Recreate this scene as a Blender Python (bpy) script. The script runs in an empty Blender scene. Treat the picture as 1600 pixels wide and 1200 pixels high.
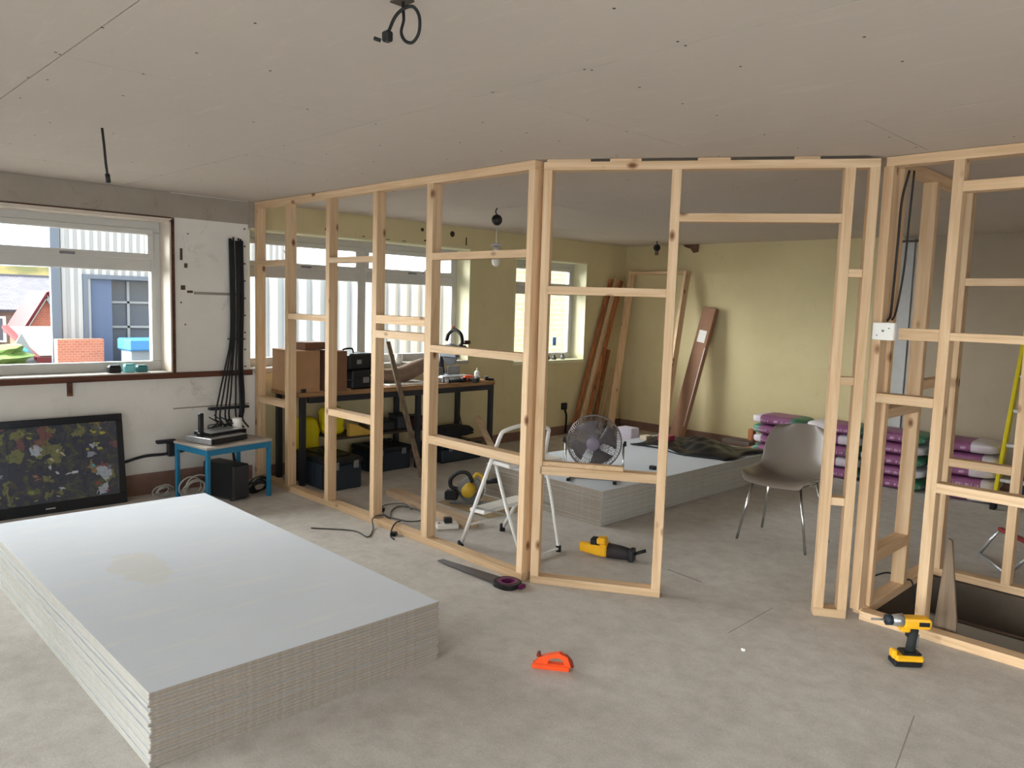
import bpy, bmesh, math, random
from mathutils import Vector, Matrix
random.seed(7)
SC = bpy.context.scene
COL = SC.collection
PI = math.pi

# ------------------------------------------------------------------ camera, sky, sun, exposure
CAMZ, YAW, PITCH, ROLL, FPX = 1.54199, -0.791078, -0.103662, -0.031010, 1210.32
fw = Vector((math.sin(YAW)*math.cos(PITCH), math.cos(YAW)*math.cos(PITCH), math.sin(PITCH)))
r0 = Vector((math.cos(YAW), -math.sin(YAW), 0)); d0 = fw.cross(r0)
rt = r0*math.cos(ROLL) + d0*math.sin(ROLL); dn = -r0*math.sin(ROLL) + d0*math.cos(ROLL)
cam = bpy.data.cameras.new('camera'); cam.sensor_width = 36; cam.lens = FPX/1600*36
cam.clip_end = 1000
camo = bpy.data.objects.new('camera', cam); COL.objects.link(camo)
camo.matrix_world = Matrix(((rt.x, -dn.x, -fw.x, 0), (rt.y, -dn.y, -fw.y, 0), (rt.z, -dn.z, -fw.z, CAMZ), (0, 0, 0, 1)))
SC.camera = camo

def srgb(r, g, b):
    f = lambda c: (c/12.92 if c <= .04045 else ((c+.055)/1.055)**2.4)
    return (f(r/255), f(g/255), f(b/255), 1)

world = bpy.data.worlds.new('sky'); SC.world = world; world.use_nodes = True
wn = world.node_tree.nodes; wl = world.node_tree.links
bg = wn['Background']; bg.inputs[1].default_value = 2.4
wc = wn.new('ShaderNodeTexCoord'); wz = wn.new('ShaderNodeTexNoise'); wz.inputs['Scale'].default_value = 3; wz.inputs['Detail'].default_value = 4
wr = wn.new('ShaderNodeValToRGB'); wr.color_ramp.elements[0].color = (.66, .78, .92, 1); wr.color_ramp.elements[1].color = (.92, .95, 1, 1)
wr.color_ramp.elements[0].position = .35; wr.color_ramp.elements[1].position = .6
wl.new(wc.outputs['Generated'], wz.inputs['Vector']); wl.new(wz.outputs['Fac'], wr.inputs['Fac']); wl.new(wr.outputs['Color'], bg.inputs['Color'])

sun = bpy.data.lights.new('sun', 'SUN'); sun.energy = 27.0; sun.angle = math.radians(100); sun.color = (1, .985, .97)
suno = bpy.data.objects.new('sun', sun); COL.objects.link(suno); suno.location = (-12, -12, 12)
sd = Vector((0.46, 0.74, -0.66)).normalized()
suno.rotation_euler = sd.to_track_quat('-Z', 'Y').to_euler()

SC.view_settings.view_transform = 'Standard'; SC.view_settings.look = 'None'
SC.view_settings.exposure = 0.86; SC.view_settings.gamma = 1.0; SC.view_settings.use_curve_mapping = False
SC.cycles.max_bounces = 10; SC.cycles.diffuse_bounces = 6; SC.cycles.transparent_max_bounces = 24
SC.cycles.use_denoising = True

def portal(name, cx, cy, cz, w, h, rot):
    l = bpy.data.lights.new(name, 'AREA'); l.shape = 'RECTANGLE'; l.size = w; l.size_y = h; l.cycles.is_portal = True
    o = bpy.data.objects.new(name, l); COL.objects.link(o); o.location = (cx, cy, cz); o.rotation_euler = rot
RX = (PI/2, 0, -PI/2)      # faces +x
RY = (PI/2, 0, PI)         # faces +y
for nm, y0, y1, z0, z1 in (('daylight_portal', -.28, 2.35, .93, 2.09), ('daylight_portal', 2.95, 5.375, .93, 2.09), ('daylight_portal', 6.03, 7.245, .89, 2.05), ('daylight_portal', -3.1, -2.2, .93, 2.09)):
    portal(nm, -6.42, (y0+y1)/2, (z0+z1)/2, y1-y0, z1-z0, RX)
for x0, x1, z0, z1 in ((-5.2, -3.6, 1.1, 2.1), (-1.8, 2.8, .1, 2.22)):
    portal('daylight_portal', (x0+x1)/2, -3.62, (z0+z1)/2, x1-x0, z1-z0, RY)

portal('daylight_portal', 3.74, -.25, 1.16, 5.7, 2.12, (PI/2, 0, PI/2))
# ------------------------------------------------------------------ materials
MATS = {}
def newmat(name):
    m = bpy.data.materials.new(name); m.use_nodes = True
    return m, m.node_tree.nodes, m.node_tree.links, m.node_tree.nodes['Principled BSDF']
def mixc(n, l, fac, a, b, mode='MIX'):
    x = n.new('ShaderNodeMix'); x.data_type = 'RGBA'; x.blend_type = mode
    for s, v in ((0, fac), (6, a), (7, b)):
        if hasattr(v, 'links') or isinstance(v, bpy.types.NodeSocket): l.new(v, x.inputs[s])
        else: x.inputs[s].default_value = v
    return x.outputs[2]
def ramp(n, l, src, p0, p1, c0=(0, 0, 0, 1), c1=(1, 1, 1, 1)):
    r = n.new('ShaderNodeValToRGB'); e = r.color_ramp.elements
    e[0].position = p0; e[1].position = p1; e[0].color = c0; e[1].color = c1
    l.new(src, r.inputs['Fac']); return r.outputs['Color']
def noise(n, l, vec, scale, detail=4, rough=.55, dist=0):
    t = n.new('ShaderNodeTexNoise'); t.inputs['Scale'].default_value = scale; t.inputs['Detail'].default_value = detail
    t.inputs['Roughness'].default_value = rough; t.inputs['Distortion'].default_value = dist
    l.new(vec, t.inputs['Vector']); return t.outputs['Fac']
def coord(n, l, kind='Object', scale=(1, 1, 1), loc=(0, 0, 0)):
    c = n.new('ShaderNodeTexCoord'); m = n.new('ShaderNodeMapping'); m.inputs['Scale'].default_value = scale; m.inputs['Location'].default_value = loc
    l.new(c.outputs[kind], m.inputs['Vector']); return m.outputs['Vector']
def worldpos(n, l, scale=(1, 1, 1)):
    g = n.new('ShaderNodeNewGeometry'); m = n.new('ShaderNodeMapping'); m.inputs['Scale'].default_value = scale
    l.new(g.outputs['Position'], m.inputs['Vector']); return m.outputs['Vector']
def bump(n, l, bsdf, src, strength=.2, dist=.01):
    b = n.new('ShaderNodeBump'); b.inputs['Strength'].default_value = strength; b.inputs['Distance'].default_value = dist
    l.new(src, b.inputs['Height']); l.new(b.outputs['Normal'], bsdf.inputs['Normal'])

def plain(name, rgb, rough=.6, metal=0, var=.12, scale=12, spec=.4):
    if name in MATS: return MATS[name]
    m, n, l, b = newmat(name); c = srgb(*rgb)
    v = coord(n, l); f = noise(n, l, v, scale)
    lo = tuple(x*(1-var) for x in c[:3])+(1,); hi = tuple(min(1, x*(1+var)) for x in c[:3])+(1,)
    l.new(mixc(n, l, f, lo, hi), b.inputs['Base Color'])
    b.inputs['Roughness'].default_value = rough; b.inputs['Metallic'].default_value = metal; b.inputs['Specular IOR Level'].default_value = spec
    MATS[name] = m; return m

def woodmat(name, axis, c0=(226, 198, 164), c1=(202, 168, 130), knot=(120, 76, 46), dark=0):
    """softwood: grain runs along `axis`, with knots and per-board tone"""
    if name in MATS: return MATS[name]
    m, n, l, b = newmat(name)
    sc = [26, 26, 26]; sc[axis] = 1.3
    oi = n.new('ShaderNodeObjectInfo'); mu = n.new('ShaderNodeMath'); mu.operation = 'MULTIPLY'; mu.inputs[1].default_value = 37.0
    l.new(oi.outputs['Random'], mu.inputs[0])
    tc = n.new('ShaderNodeTexCoord'); ad = n.new('ShaderNodeVectorMath'); ad.operation = 'ADD'
    cb = n.new('ShaderNodeCombineXYZ')
    for i in range(3): l.new(mu.outputs[0], cb.inputs[i])
    l.new(tc.outputs['Object'], ad.inputs[0]); l.new(cb.outputs[0], ad.inputs[1])
    mp = n.new('ShaderNodeMapping'); mp.inputs['Scale'].default_value = sc; l.new(ad.outputs[0], mp.inputs['Vector'])
    g = noise(n, l, mp.outputs['Vector'], 1.0, 5, .6, 1.2)
    base = mixc(n, l, ramp(n, l, g, .35, .68), srgb(*c0), srgb(*c1))
    ms = n.new('ShaderNodeMapping'); s2 = [9, 9, 9]; s2[axis] = 5.0; ms.inputs['Scale'].default_value = s2; l.new(ad.outputs[0], ms.inputs['Vector'])
    vo = n.new('ShaderNodeTexVoronoi'); vo.inputs['Scale'].default_value = .75; l.new(ms.outputs['Vector'], vo.inputs['Vector'])
    k = ramp(n, l, vo.outputs['Distance'], .05, .14, (1, 1, 1, 1), (0, 0, 0, 1))
    c = mixc(n, l, k, base, srgb(*knot))
    tone = ramp(n, l, oi.outputs['Random'], 0, 1, (.82, .80, .77, 1), (1.05, 1.03, 1.0, 1))
    c = mixc(n, l, 1.0, c, tone, 'MULTIPLY')
    l.new(c, b.inputs['Base Color']); b.inputs['Roughness'].default_value = .62; b.inputs['Specular IOR Level'].default_value = .3
    bump(n, l, b, g, .15, .003)
    MATS[name] = m; return m
W_X, W_Y, W_Z = woodmat('pine_x', 0), woodmat('pine_y', 1), woodmat('pine_z', 2)
W_B = woodmat('bench_wood', 1, (170, 132, 92), (120, 86, 58))
W_RED = woodmat('reddish_wood', 2, (190, 122, 78), (138, 76, 46))
W_OLD = woodmat('weathered_wood', 2, (140, 122, 104), (100, 86, 72))
W_OLDX = woodmat('weathered_wood_x', 0, (204, 180, 152), (170, 144, 116))
W_BR = woodmat('brown_wood_y', 1, (98, 58, 42), (58, 34, 26))

def ceilmat():
    m, n, l, b = newmat('ceiling_board')
    v = worldpos(n, l)
    a = noise(n, l, v, 1.2, 5, .6); s = noise(n, l, worldpos(n, l, (3, 14, 1)), 1.4, 6, .7, .6)
    c = mixc(n, l, a, srgb(206, 195, 184), srgb(197, 187, 177))
    c = mixc(n, l, ramp(n, l, s, .55, .75, (0, 0, 0, 1), (.35, .35, .35, 1)), c, srgb(222, 213, 202))
    l.new(c, b.inputs['Base Color']); b.inputs['Roughness'].default_value = .9; b.inputs['Specular IOR Level'].default_value = .15
    return m
def wallmat(name, c0, c1, stain, amt=.4):
    m, n, l, b = newmat(name)
    v = worldpos(n, l); a = noise(n, l, v, 1.6, 6, .65); f = noise(n, l, v, 22, 4)
    c = mixc(n, l, ramp(n, l, a, .3, .7), srgb(*c0), srgb(*c1))
    s = noise(n, l, worldpos(n, l, (1, 1, .6)), 4.5, 8, .75, .8)
    c = mixc(n, l, ramp(n, l, s, .58, .74, (0, 0, 0, 1), (amt, amt, amt, 1)), c, srgb(*stain))
    l.new(c, b.inputs['Base Color']); b.inputs['Roughness'].default_value = .88; b.inputs['Specular IOR Level'].default_value = .15
    bump(n, l, b, f, .12, .004); return m
def floormat():
    m, n, l, b = newmat('concrete_floor')
    v = worldpos(n, l)
    a = noise(n, l, v, .8, 7, .62, .4); f = noise(n, l, v, 9, 7, .7); g = noise(n, l, v, 120, 2)
    c = mixc(n, l, ramp(n, l, a, .32, .68), srgb(188, 183, 177), srgb(212, 208, 203))
    c = mixc(n, l, ramp(n, l, f, .4, .72, (0, 0, 0, 1), (.5, .5, .5, 1)), c, srgb(152, 145, 137))
    w = noise(n, l, worldpos(n, l, (1, 1, 1)), 3.1, 8, .7, 1.5)
    c = mixc(n, l, ramp(n, l, w, .6, .74, (0, 0, 0, 1), (.5, .5, .5, 1)), c, srgb(206, 201, 193))
    vo = n.new('ShaderNodeTexVoronoi'); vo.inputs['Scale'].default_value = 14; l.new(v, vo.inputs['Vector'])
    c = mixc(n, l, ramp(n, l, vo.outputs['Distance'], .03, .06, (.75, .75, .75, 1), (0, 0, 0, 1)), c, srgb(214, 210, 204))
    c = mixc(n, l, ramp(n, l, g, .3, .7, (0, 0, 0, 1), (.25, .25, .25, 1)), c, srgb(120, 112, 104))
    l.new(c, b.inputs['Base Color']); b.inputs['Roughness'].default_value = .8; b.inputs['Specular IOR Level'].default_value = .25
    bump(n, l, b, f, .2, .004); return m
M_CEIL = ceilmat(); M_FLOOR = floormat()
M_WHITEWALL = wallmat('white_plaster', (228, 224, 218), (214, 209, 202), (150, 138, 126), .5)
M_LINTEL = wallmat('raw_lintel', (168, 158, 146), (150, 140, 128), (100, 84, 66), .6)
M_YELLOW = wallmat('yellow_paint', (216, 202, 160), (206, 192, 150), (176, 160, 118), .35)
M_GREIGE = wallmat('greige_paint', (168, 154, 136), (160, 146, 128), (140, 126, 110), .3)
M_CREAM = wallmat('cream_reveal', (226, 222, 190), (218, 214, 182), (190, 182, 150), .3)
M_UPVC = plain('grey_white_upvc', (198, 195, 190), .35, var=.05)
M_BLACK = plain('black_plastic', (24, 25, 27), .45); M_BLACKR = plain('black_rubber', (20, 20, 22), .8)
M_DKMETAL = plain('dark_steel', (46, 46, 50), .5, .3); M_CHROME = plain('chrome', (200, 200, 200), .18, 1, .02)
M_WHITE = plain('white_plastic', (226, 224, 218), .4, var=.04); M_BLUE = plain('blue_paint', (32, 112, 150), .4)
M_CARD = plain('cardboard', (166, 128, 92), .85); M_CARDD = plain('dark_cardboard', (118, 82, 60), .85)
M_YEL = plain('yellow_plastic', (236, 176, 30), .4); M_YELG = plain('bright_yellow', (214, 196, 28), .45)
M_ORANGE = plain('orange_plastic', (238, 84, 34), .35); M_GREY = plain('mid_grey', (120, 120, 122), .5)
M_SILVER = plain('silver_steel', (190, 192, 196), .3, .8, .05); M_TEAL = plain('teal', (60, 160, 160), .5)
M_PURPLE = plain('purple_plastic', (96, 28, 76), .4); M_SKIRT = plain('bare_skirting', (128, 100, 88), .8, var=.3)
M_NAVY = plain('dark_blue_grey_plastic', (34, 44, 54), .5)

def boardmat(stain=False):
    m, n, l, b = newmat('plasterboard_paper' + ('_stained' if stain else ''))
    v = coord(n, l); a = noise(n, l, v, 2.2, 6, .6)
    c = mixc(n, l, a, srgb(204, 209, 216), srgb(194, 199, 207))
    if stain:
        w = noise(n, l, v, 7, 5, .6)
        g = n.new('ShaderNodeMapping'); g.inputs['Location'].default_value = (.35/.28, .22/.13, 0); g.inputs['Scale'].default_value = (1/.28, 1/.13, 0); g.inputs['Location'].default_value = (-.01, 1.55, 0)
        tc = n.new('ShaderNodeTexCoord'); l.new(tc.outputs['Object'], g.inputs['Vector'])
        ln = n.new('ShaderNodeVectorMath'); ln.operation = 'LENGTH'; l.new(g.outputs['Vector'], ln.inputs[0])
        ad = n.new('ShaderNodeMath'); ad.operation = 'ADD'; l.new(ln.outputs['Value'], ad.inputs[0])
        mw = n.new('ShaderNodeMath'); mw.operation = 'MULTIPLY'; mw.inputs[1].default_value = 1.6; l.new(w, mw.inputs[0]); l.new(mw.outputs[0], ad.inputs[1])
        hf = n.new('ShaderNodeMath'); hf.operation = 'MULTIPLY'; hf.inputs[1].default_value = .5; l.new(ad.outputs[0], hf.inputs[0])
        c = mixc(n, l, ramp(n, l, hf.outputs[0], .80, .88, (.35, .35, .35, 1), (0, 0, 0, 1)), c, srgb(198, 192, 172))
        d = noise(n, l, coord(n, l, 'Object', (9, 1.3, 1)), 1.3, 7, .7, .8)
        c = mixc(n, l, ramp(n, l, d, .54, .74, (0, 0, 0, 1), (.4, .4, .4, 1)), c, srgb(222, 218, 206))
        vo = n.new('ShaderNodeTexVoronoi'); vo.inputs['Scale'].default_value = 3.2; l.new(v, vo.inputs['Vector'])
        c = mixc(n, l, ramp(n, l, vo.outputs['Distance'], .02, .035, (.5, .5, .5, 1), (0, 0, 0, 1)), c, srgb(120, 112, 104))
    l.new(c, b.inputs['Base Color']); b.inputs['Roughness'].default_value = .75; b.inputs['Specular IOR Level'].default_value = .3
    return m
def gypsummat():
    m, n, l, b = newmat('cut_gypsum_edge')
    v = coord(n, l, 'Object', (60, 60, 8)); a = noise(n, l, v, 1, 3)
    l.new(mixc(n, l, a, srgb(132, 121, 110), srgb(176, 166, 154)), b.inputs['Base Color']); b.inputs['Roughness'].default_value = .9
    return m
M_BOARD, M_BOARDS, M_GYP = boardmat(), boardmat(True), gypsummat()
M_EDGE = plain('papered_edge', (192, 190, 184), .8, var=.1, scale=20)

def glassmat():
    m, n, l, b = newmat('window_glass')
    n.remove(b); t = n.new('ShaderNodeBsdfTransparent'); t.inputs[0].default_value = (.96, .98, .97, 1)
    g = n.new('ShaderNodeBsdfGlossy'); g.inputs['Roughness'].default_value = .02
    fr = n.new('ShaderNodeFresnel'); fr.inputs['IOR'].default_value = 1.25; mx = n.new('ShaderNodeMixShader')
    l.new(fr.outputs[0], mx.inputs[0]); l.new(t.outputs[0], mx.inputs[1]); l.new(g.outputs[0], mx.inputs[2])
    l.new(mx.outputs[0], n['Material Output'].inputs['Surface']); return m
M_GLASS = glassmat()

# ------------------------------------------------------------------ mesh helpers
def seq(*a): return Vector(a)
class MB:
    def __init__(s, M=None): s.bm = bmesh.new(); s.M = M
    def _fin(s, vs, m, M=None, faces=None):
        if M is not None: bmesh.ops.transform(s.bm, matrix=M, verts=vs)
        fs = faces if faces is not None else {f for v in vs for f in v.link_faces}
        for f in fs: f.material_index = m
        return vs
    def box(s, x0, x1, y0, y1, z0, z1, m=0, bev=0, M=None, seg=1):
        r = bmesh.ops.create_cube(s.bm, size=1.0); vs = r['verts']
        for v in vs: v.co = Vector(((x0+x1)/2+v.co.x*(x1-x0), (y0+y1)/2+v.co.y*(y1-y0), (z0+z1)/2+v.co.z*(z1-z0)))
        for f in {f for v in vs for f in v.link_faces}: f.material_index = m
        if M is not None: bmesh.ops.transform(s.bm, matrix=M, verts=vs)
        if bev:
            es = list({e for v in vs for e in v.link_edges})
            bmesh.ops.bevel(s.bm, geom=es, offset=bev, segments=seg, affect='EDGES', profile=.6)
        return s
    def beam(s, p, q, w, h, m=0, bev=0, up=(0, 0, 1)):
        """box from p to q, w across, h along the up-ish direction"""
        p, q = Vector(p), Vector(q); d = q-p; L = d.length; x = d.normalized(); u = Vector(up)
        y = u.cross(x)
        if y.length < 1e-4: y = Vector((0, 1, 0)).cross(x)
        y.normalize(); z = x.cross(y)
        M = Matrix(((x.x, y.x, z.x, p.x), (x.y, y.y, z.y, p.y), (x.z, y.z, z.z, p.z), (0, 0, 0, 1)))
        return s.box(0, L, -w/2, w/2, -h/2, h/2, m, bev, M)
    def tube(s, pts, r, n=8, m=0, closed=False, cap=True):
        pts = [Vector(p) for p in pts]; N = len(pts); rings = []
        nrm = None
        for i, p in enumerate(pts):
            if closed: t = pts[(i+1) % N]-pts[i-1]
            else: t = pts[min(i+1, N-1)]-pts[max(i-1, 0)]
            t.normalize()
            if nrm is None:
                a = Vector((0, 0, 1)) if abs(t.z) < .9 else Vector((1, 0, 0)); nrm = t.cross(a).normalized()
            else:
                nrm = (nrm-t*nrm.dot(t)); nrm.normalize()
            b = t.cross(nrm); rr = r[i] if isinstance(r, (list, tuple)) else r
            rings.append([s.bm.verts.new(p+(nrm*math.cos(2*PI*k/n)+b*math.sin(2*PI*k/n))*rr) for k in range(n)])
        fs = []
        for i in range(N if closed else N-1):
            A, B = rings[i], rings[(i+1) % N]
            for k in range(n): fs.append(s.bm.faces.new((A[k], A[(k+1) % n], B[(k+1) % n], B[k])))
        if cap and not closed: fs.append(s.bm.faces.new(rings[0][::-1])); fs.append(s.bm.faces.new(rings[-1]))
        for f in fs: f.material_index = m; f.smooth = n > 5
        return s
    def lathe(s, prof, n=20, m=0, M=None):
        rings = []
        for r, z in prof: rings.append([s.bm.verts.new((r*math.cos(2*PI*k/n), r*math.sin(2*PI*k/n), z)) for k in range(n)])
        fs = []
        for A, B in zip(rings, rings[1:]):
            for k in range(n): fs.append(s.bm.faces.new((A[k], A[(k+1) % n], B[(k+1) % n], B[k])))
        fs.append(s.bm.faces.new(rings[0][::-1])); fs.append(s.bm.faces.new(rings[-1]))
        for f in fs: f.material_index = m; f.smooth = True
        fs[-1].smooth = fs[-2].smooth = False
        if M is not None: bmesh.ops.transform(s.bm, matrix=M, verts=[v for R in rings for v in R])
        return s
    def prism(s, poly, z0, z1, m=0, M=None, bev=0):
        a = [s.bm.verts.new((x, y, z0)) for x, y in poly]; b = [s.bm.verts.new((x, y, z1)) for x, y in poly]
        fs = [s.bm.faces.new(a[::-1]), s.bm.faces.new(b)]; N = len(poly)
        for i in range(N): fs.append(s.bm.faces.new((a[i], a[(i+1) % N], b[(i+1) % N], b[i])))
        for f in fs: f.material_index = m
        if M is not None: bmesh.ops.transform(s.bm, matrix=M, verts=a+b)
        if bev: bmesh.ops.bevel(s.bm, geom=list({e for f in fs for e in f.edges}), offset=bev, segments=1, affect='EDGES')
        return s
    def ball(s, c, r, m=0, sc=(1, 1, 1), n=12):
        q = bmesh.ops.create_uvsphere(s.bm, u_segments=n, v_segments=n//2+2, radius=r)
        for v in q['verts']: v.co = Vector((c[0]+v.co.x*sc[0], c[1]+v.co.y*sc[1], c[2]+v.co.z*sc[2]))
        for f in {f for v in q['verts'] for f in v.link_faces}: f.material_index = m; f.smooth = True
        return s
    def quad(s, pts, m=0):
        f = s.bm.faces.new([s.bm.verts.new(p) for p in pts]); f.material_index = m; return s
    def build(s, name, mats, parent=None, world=False, keep=False):
        if not isinstance(mats, (list, tuple)): mats = [mats]
        if s.M is not None: bmesh.ops.transform(s.bm, matrix=s.M, verts=s.bm.verts[:])
        bmesh.ops.recalc_face_normals(s.bm, faces=s.bm.faces[:])
        off = Vector((0, 0, 0))
        if parent is not None and world: off = parent.location.copy()
        elif parent is None and not keep:
            vs = [v.co for v in s.bm.verts]
            off = Vector(((min(v.x for v in vs)+max(v.x for v in vs))/2, (min(v.y for v in vs)+max(v.y for v in vs))/2, min(v.z for v in vs)))
        if off.length: bmesh.ops.translate(s.bm, vec=-off, verts=s.bm.verts[:])
        me = bpy.data.meshes.new(name); s.bm.to_mesh(me); s.bm.free()
        for x in mats: me.materials.append(x)
        o = bpy.data.objects.new(name, me); COL.objects.link(o)
        if parent is not None: o.parent = parent
        else: o.location = off
        return o

def tag(o, label, cat, group=None):
    o['label'] = label; o['category'] = cat
    if group: o['group'] = group
    return o
def thing(name, label, cat, loc=(0, 0, 0), rz=0, group=None):
    o = bpy.data.objects.new(name, None); COL.objects.link(o); o.location = loc; o.rotation_euler = (0, 0, rz); o.empty_display_size = .1
    return tag(o, label, cat, group)
def dup(root, loc, rz, label, group=None, hide=()):
    r = root.copy(); COL.objects.link(r); r.location = loc; r.rotation_euler = (0, 0, rz); r['label'] = label
    if group: r['group'] = group
    for ch in list(root.children):
        c = ch.copy(); COL.objects.link(c); c.parent = r
        for g in ch.children:
            d = g.copy(); COL.objects.link(d); d.parent = c
    return r
def struct(o): o['kind'] = 'structure'; return o
def smooth(o, ang=40):
    for p in o.data.polygons: p.use_smooth = True
    try: o.data.set_sharp_from_angle(angle=math.radians(ang))
    except Exception: pass
    return o
def curve(pts, n=8):
    """Catmull-Rom through points"""
    P = [Vector(p) for p in pts]; P = [P[0]*2-P[1]]+P+[P[-1]*2-P[-2]]; out = []
    for i in range(1, len(P)-2):
        a, b, c, d = P[i-1:i+3]
        for k in range(n):
            t = k/n; out.append(.5*((2*b)+(c-a)*t+(2*a-5*b+4*c-d)*t*t+(3*b-a-3*c+d)*t**3))
    out.append(P[-2]); return out

# ------------------------------------------------------------------ room shell
H = 2.3
WX = -6.10; XR = 3.4; YB = -3.3; YF = 8.0; TH = .32
# floor with the stairwell opening
b = MB()
for x0, x1, y0, y1 in ((WX-TH, -1.43, YB-TH, YF+TH), (-1.43, XR+TH, YB-TH, 4.0), (-1.43, XR+TH, 5.02, YF+TH), (1.6, XR+TH, 4.0, 5.02)):
    b.box(x0, x1, y0, y1, -.22, 0)
struct(b.build('floor', M_FLOOR, keep=True))
# stairwell shaft below the slab
M_SLAB = plain('dark_slab_edge', (84, 74, 64), .9, var=.3); M_SHAFT = wallmat('shaft_plaster', (226, 220, 210), (206, 200, 190), (150, 140, 128), .5)
b = MB()
b.box(-1.43, 1.6, 4.955, 5.2, -3.0, -.235); b.box(-1.6, -1.43, 3.9, 5.2, -3, -.22); b.box(-1.43, 1.6, 3.8, 4.0, -3, -.22); b.box(1.6, 1.8, 3.8, 5.2, -3, -.22); b.box(-1.6, 1.8, 3.8, 5.2, -3.1, -3)
struct(b.build('wall_stairwell', M_SHAFT, keep=True))
b = MB(); b.box(-1.42, 1.59, 4.985, 5.02, -.225, -.005)
b.box(-1.445, -1.425, 4.02, 5.0, -.22, -.004)
struct(b.build('trim_4', M_SLAB, keep=True))
b = MB()
for k in range(9):
    b.box(-1.3+k*.27, -1.03+k*.27, 4.03, 4.97, -3, -.25-.19*(k+1))
struct(b.build('stair_flight', plain('stair_tread', (70, 62, 56), .9), keep=True))
tag(MB().tube(curve([(-1.36, 4.965, -.224), (-1.25, 4.96, -.222), (-1.1, 4.965, -.224), (-1.0, 4.96, -.222), (-.88, 4.965, -.224)]), [.010]*33, 6).build('old_rag', plain('rag', (130, 110, 96), .9)), 'thin twisted strip of debris lying along the stairwell ledge', 'debris')

b = MB()
for (x0, y0, x1, y1, w) in ((-1.79, 3.28, -1.80, 3.75, .004), (-2.25, 3.79, -2.5, 3.82, .012), (-.83, 2.72, -.91, 3.15, .004)):
    b.beam((x0, y0, .0002), (x1, y1, .0002), w, .0006)
struct(b.build('trim_11', plain('floor_crack', (146, 138, 129), .9), keep=True))
# ceiling: separate boards with open joints, grooves are real gaps
b = MB(); b.box(WX-TH, XR+TH, YB-TH, YF+TH, H+.014, H+.3, 1)
g = .0018
rows = [YB-TH, -1.63, -.43, .773, 1.967, 3.17, 4.37, 5.57, 6.77, YF+TH]
joints = {3: [-5.32, -2.92, -.52, 1.9], 4: [-4.08, -2.12+.0, .3, 2.6], 5: [-5.3, -2.93, -1.28, 1.1], 6: [-4.1, -1.7, .7], 2: [-4.1, -1.7, .7]}
for i in range(len(rows)-1):
    xs = [WX-TH]+joints.get(i, [-5.3, -2.9, -.5, 1.9])+[XR+TH]
    for a, c in zip(xs, xs[1:]): b.box(a+g, c-g, rows[i]+g, rows[i+1]-g, H, H+.0125, 0)
for X in [-5.3, -4.9, -4.5, -4.1, -3.7, -3.3, -2.91, -2.52, -2.12, -1.7, -1.31, -.9, -.5, -.1, .3]:
    for Yr in (.75, .795, 1.06, 1.33, 1.65, 1.94, 1.99, 2.25, 2.49, 2.74, 3.14, 3.2, 3.5, 3.8, 4.34, 4.4, 5.0, 5.54, 6.1):
        if random.random() < .55:
            dx, dy = random.uniform(-.02, .02), random.uniform(-.03, .03)
            b.lathe([(.005, H-.0004), (.005, H+.001)], 6, 1, Matrix.Translation((X+dx, Yr+dy, 0)))
b.box(WX, XR, 3.0, 3.002, H-.0002, H, 0)
struct(b.build('ceiling', [M_CEIL, plain('joint_shadow_gap', (60, 55, 50), .9)], keep=True))

# left wall (windows), split at the opening bands
wins = [(-3.1, -2.2, .93, 2.09), (-.28, 2.33, .93, 2.09), (2.95, 5.375, .93, 2.09), (6.03, 7.245, .89, 2.05)]
def leftwall(name, y0, y1, mats):
    b = MB(); cur = y0
    for (a, c, z0, z1) in wins:
        a2, c2 = max(a, y0), min(c, y1)
        if a2 >= c2: continue
        if a2 > cur: b.box(WX-TH, WX, cur, a2, -.22, H, 0)
        b.box(WX-TH, WX, a2, c2, -.22, z0, 0); b.box(WX-TH, WX, a2, c2, z1, H, 1)
        cur = c2
    if cur < y1: b.box(WX-TH, WX, cur, y1, -.22, H, 0)
    return struct(b.build(name, mats, keep=True))
leftwall('wall_left', YB-TH, 3.03, [M_WHITEWALL, M_LINTEL])
leftwall('wall_left_yellow', 3.03, YF+TH, [M_YELLOW, M_YELLOW])
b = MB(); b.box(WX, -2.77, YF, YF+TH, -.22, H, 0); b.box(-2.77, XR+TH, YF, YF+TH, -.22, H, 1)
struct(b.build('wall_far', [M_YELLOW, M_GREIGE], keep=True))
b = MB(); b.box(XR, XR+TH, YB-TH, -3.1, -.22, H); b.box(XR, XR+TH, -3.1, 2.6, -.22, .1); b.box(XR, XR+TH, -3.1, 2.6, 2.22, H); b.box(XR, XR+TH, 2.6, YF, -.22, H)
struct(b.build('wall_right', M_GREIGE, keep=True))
b = MB(); bw = [(-5.2, -3.6, 1.1, 2.1), (-1.8, 2.8, .1, 2.22)]; cur = WX
for a, c, w0, w1_ in bw: b.box(cur, a, YB-TH, YB, -.22, H); b.box(a, c, YB-TH, YB, -.22, w0); b.box(a, c, YB-TH, YB, w1_, H); cur = c
b.box(cur, XR, YB-TH, YB, -.22, H)
struct(b.build('wall_back', M_WHITEWALL, keep=True))
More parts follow.
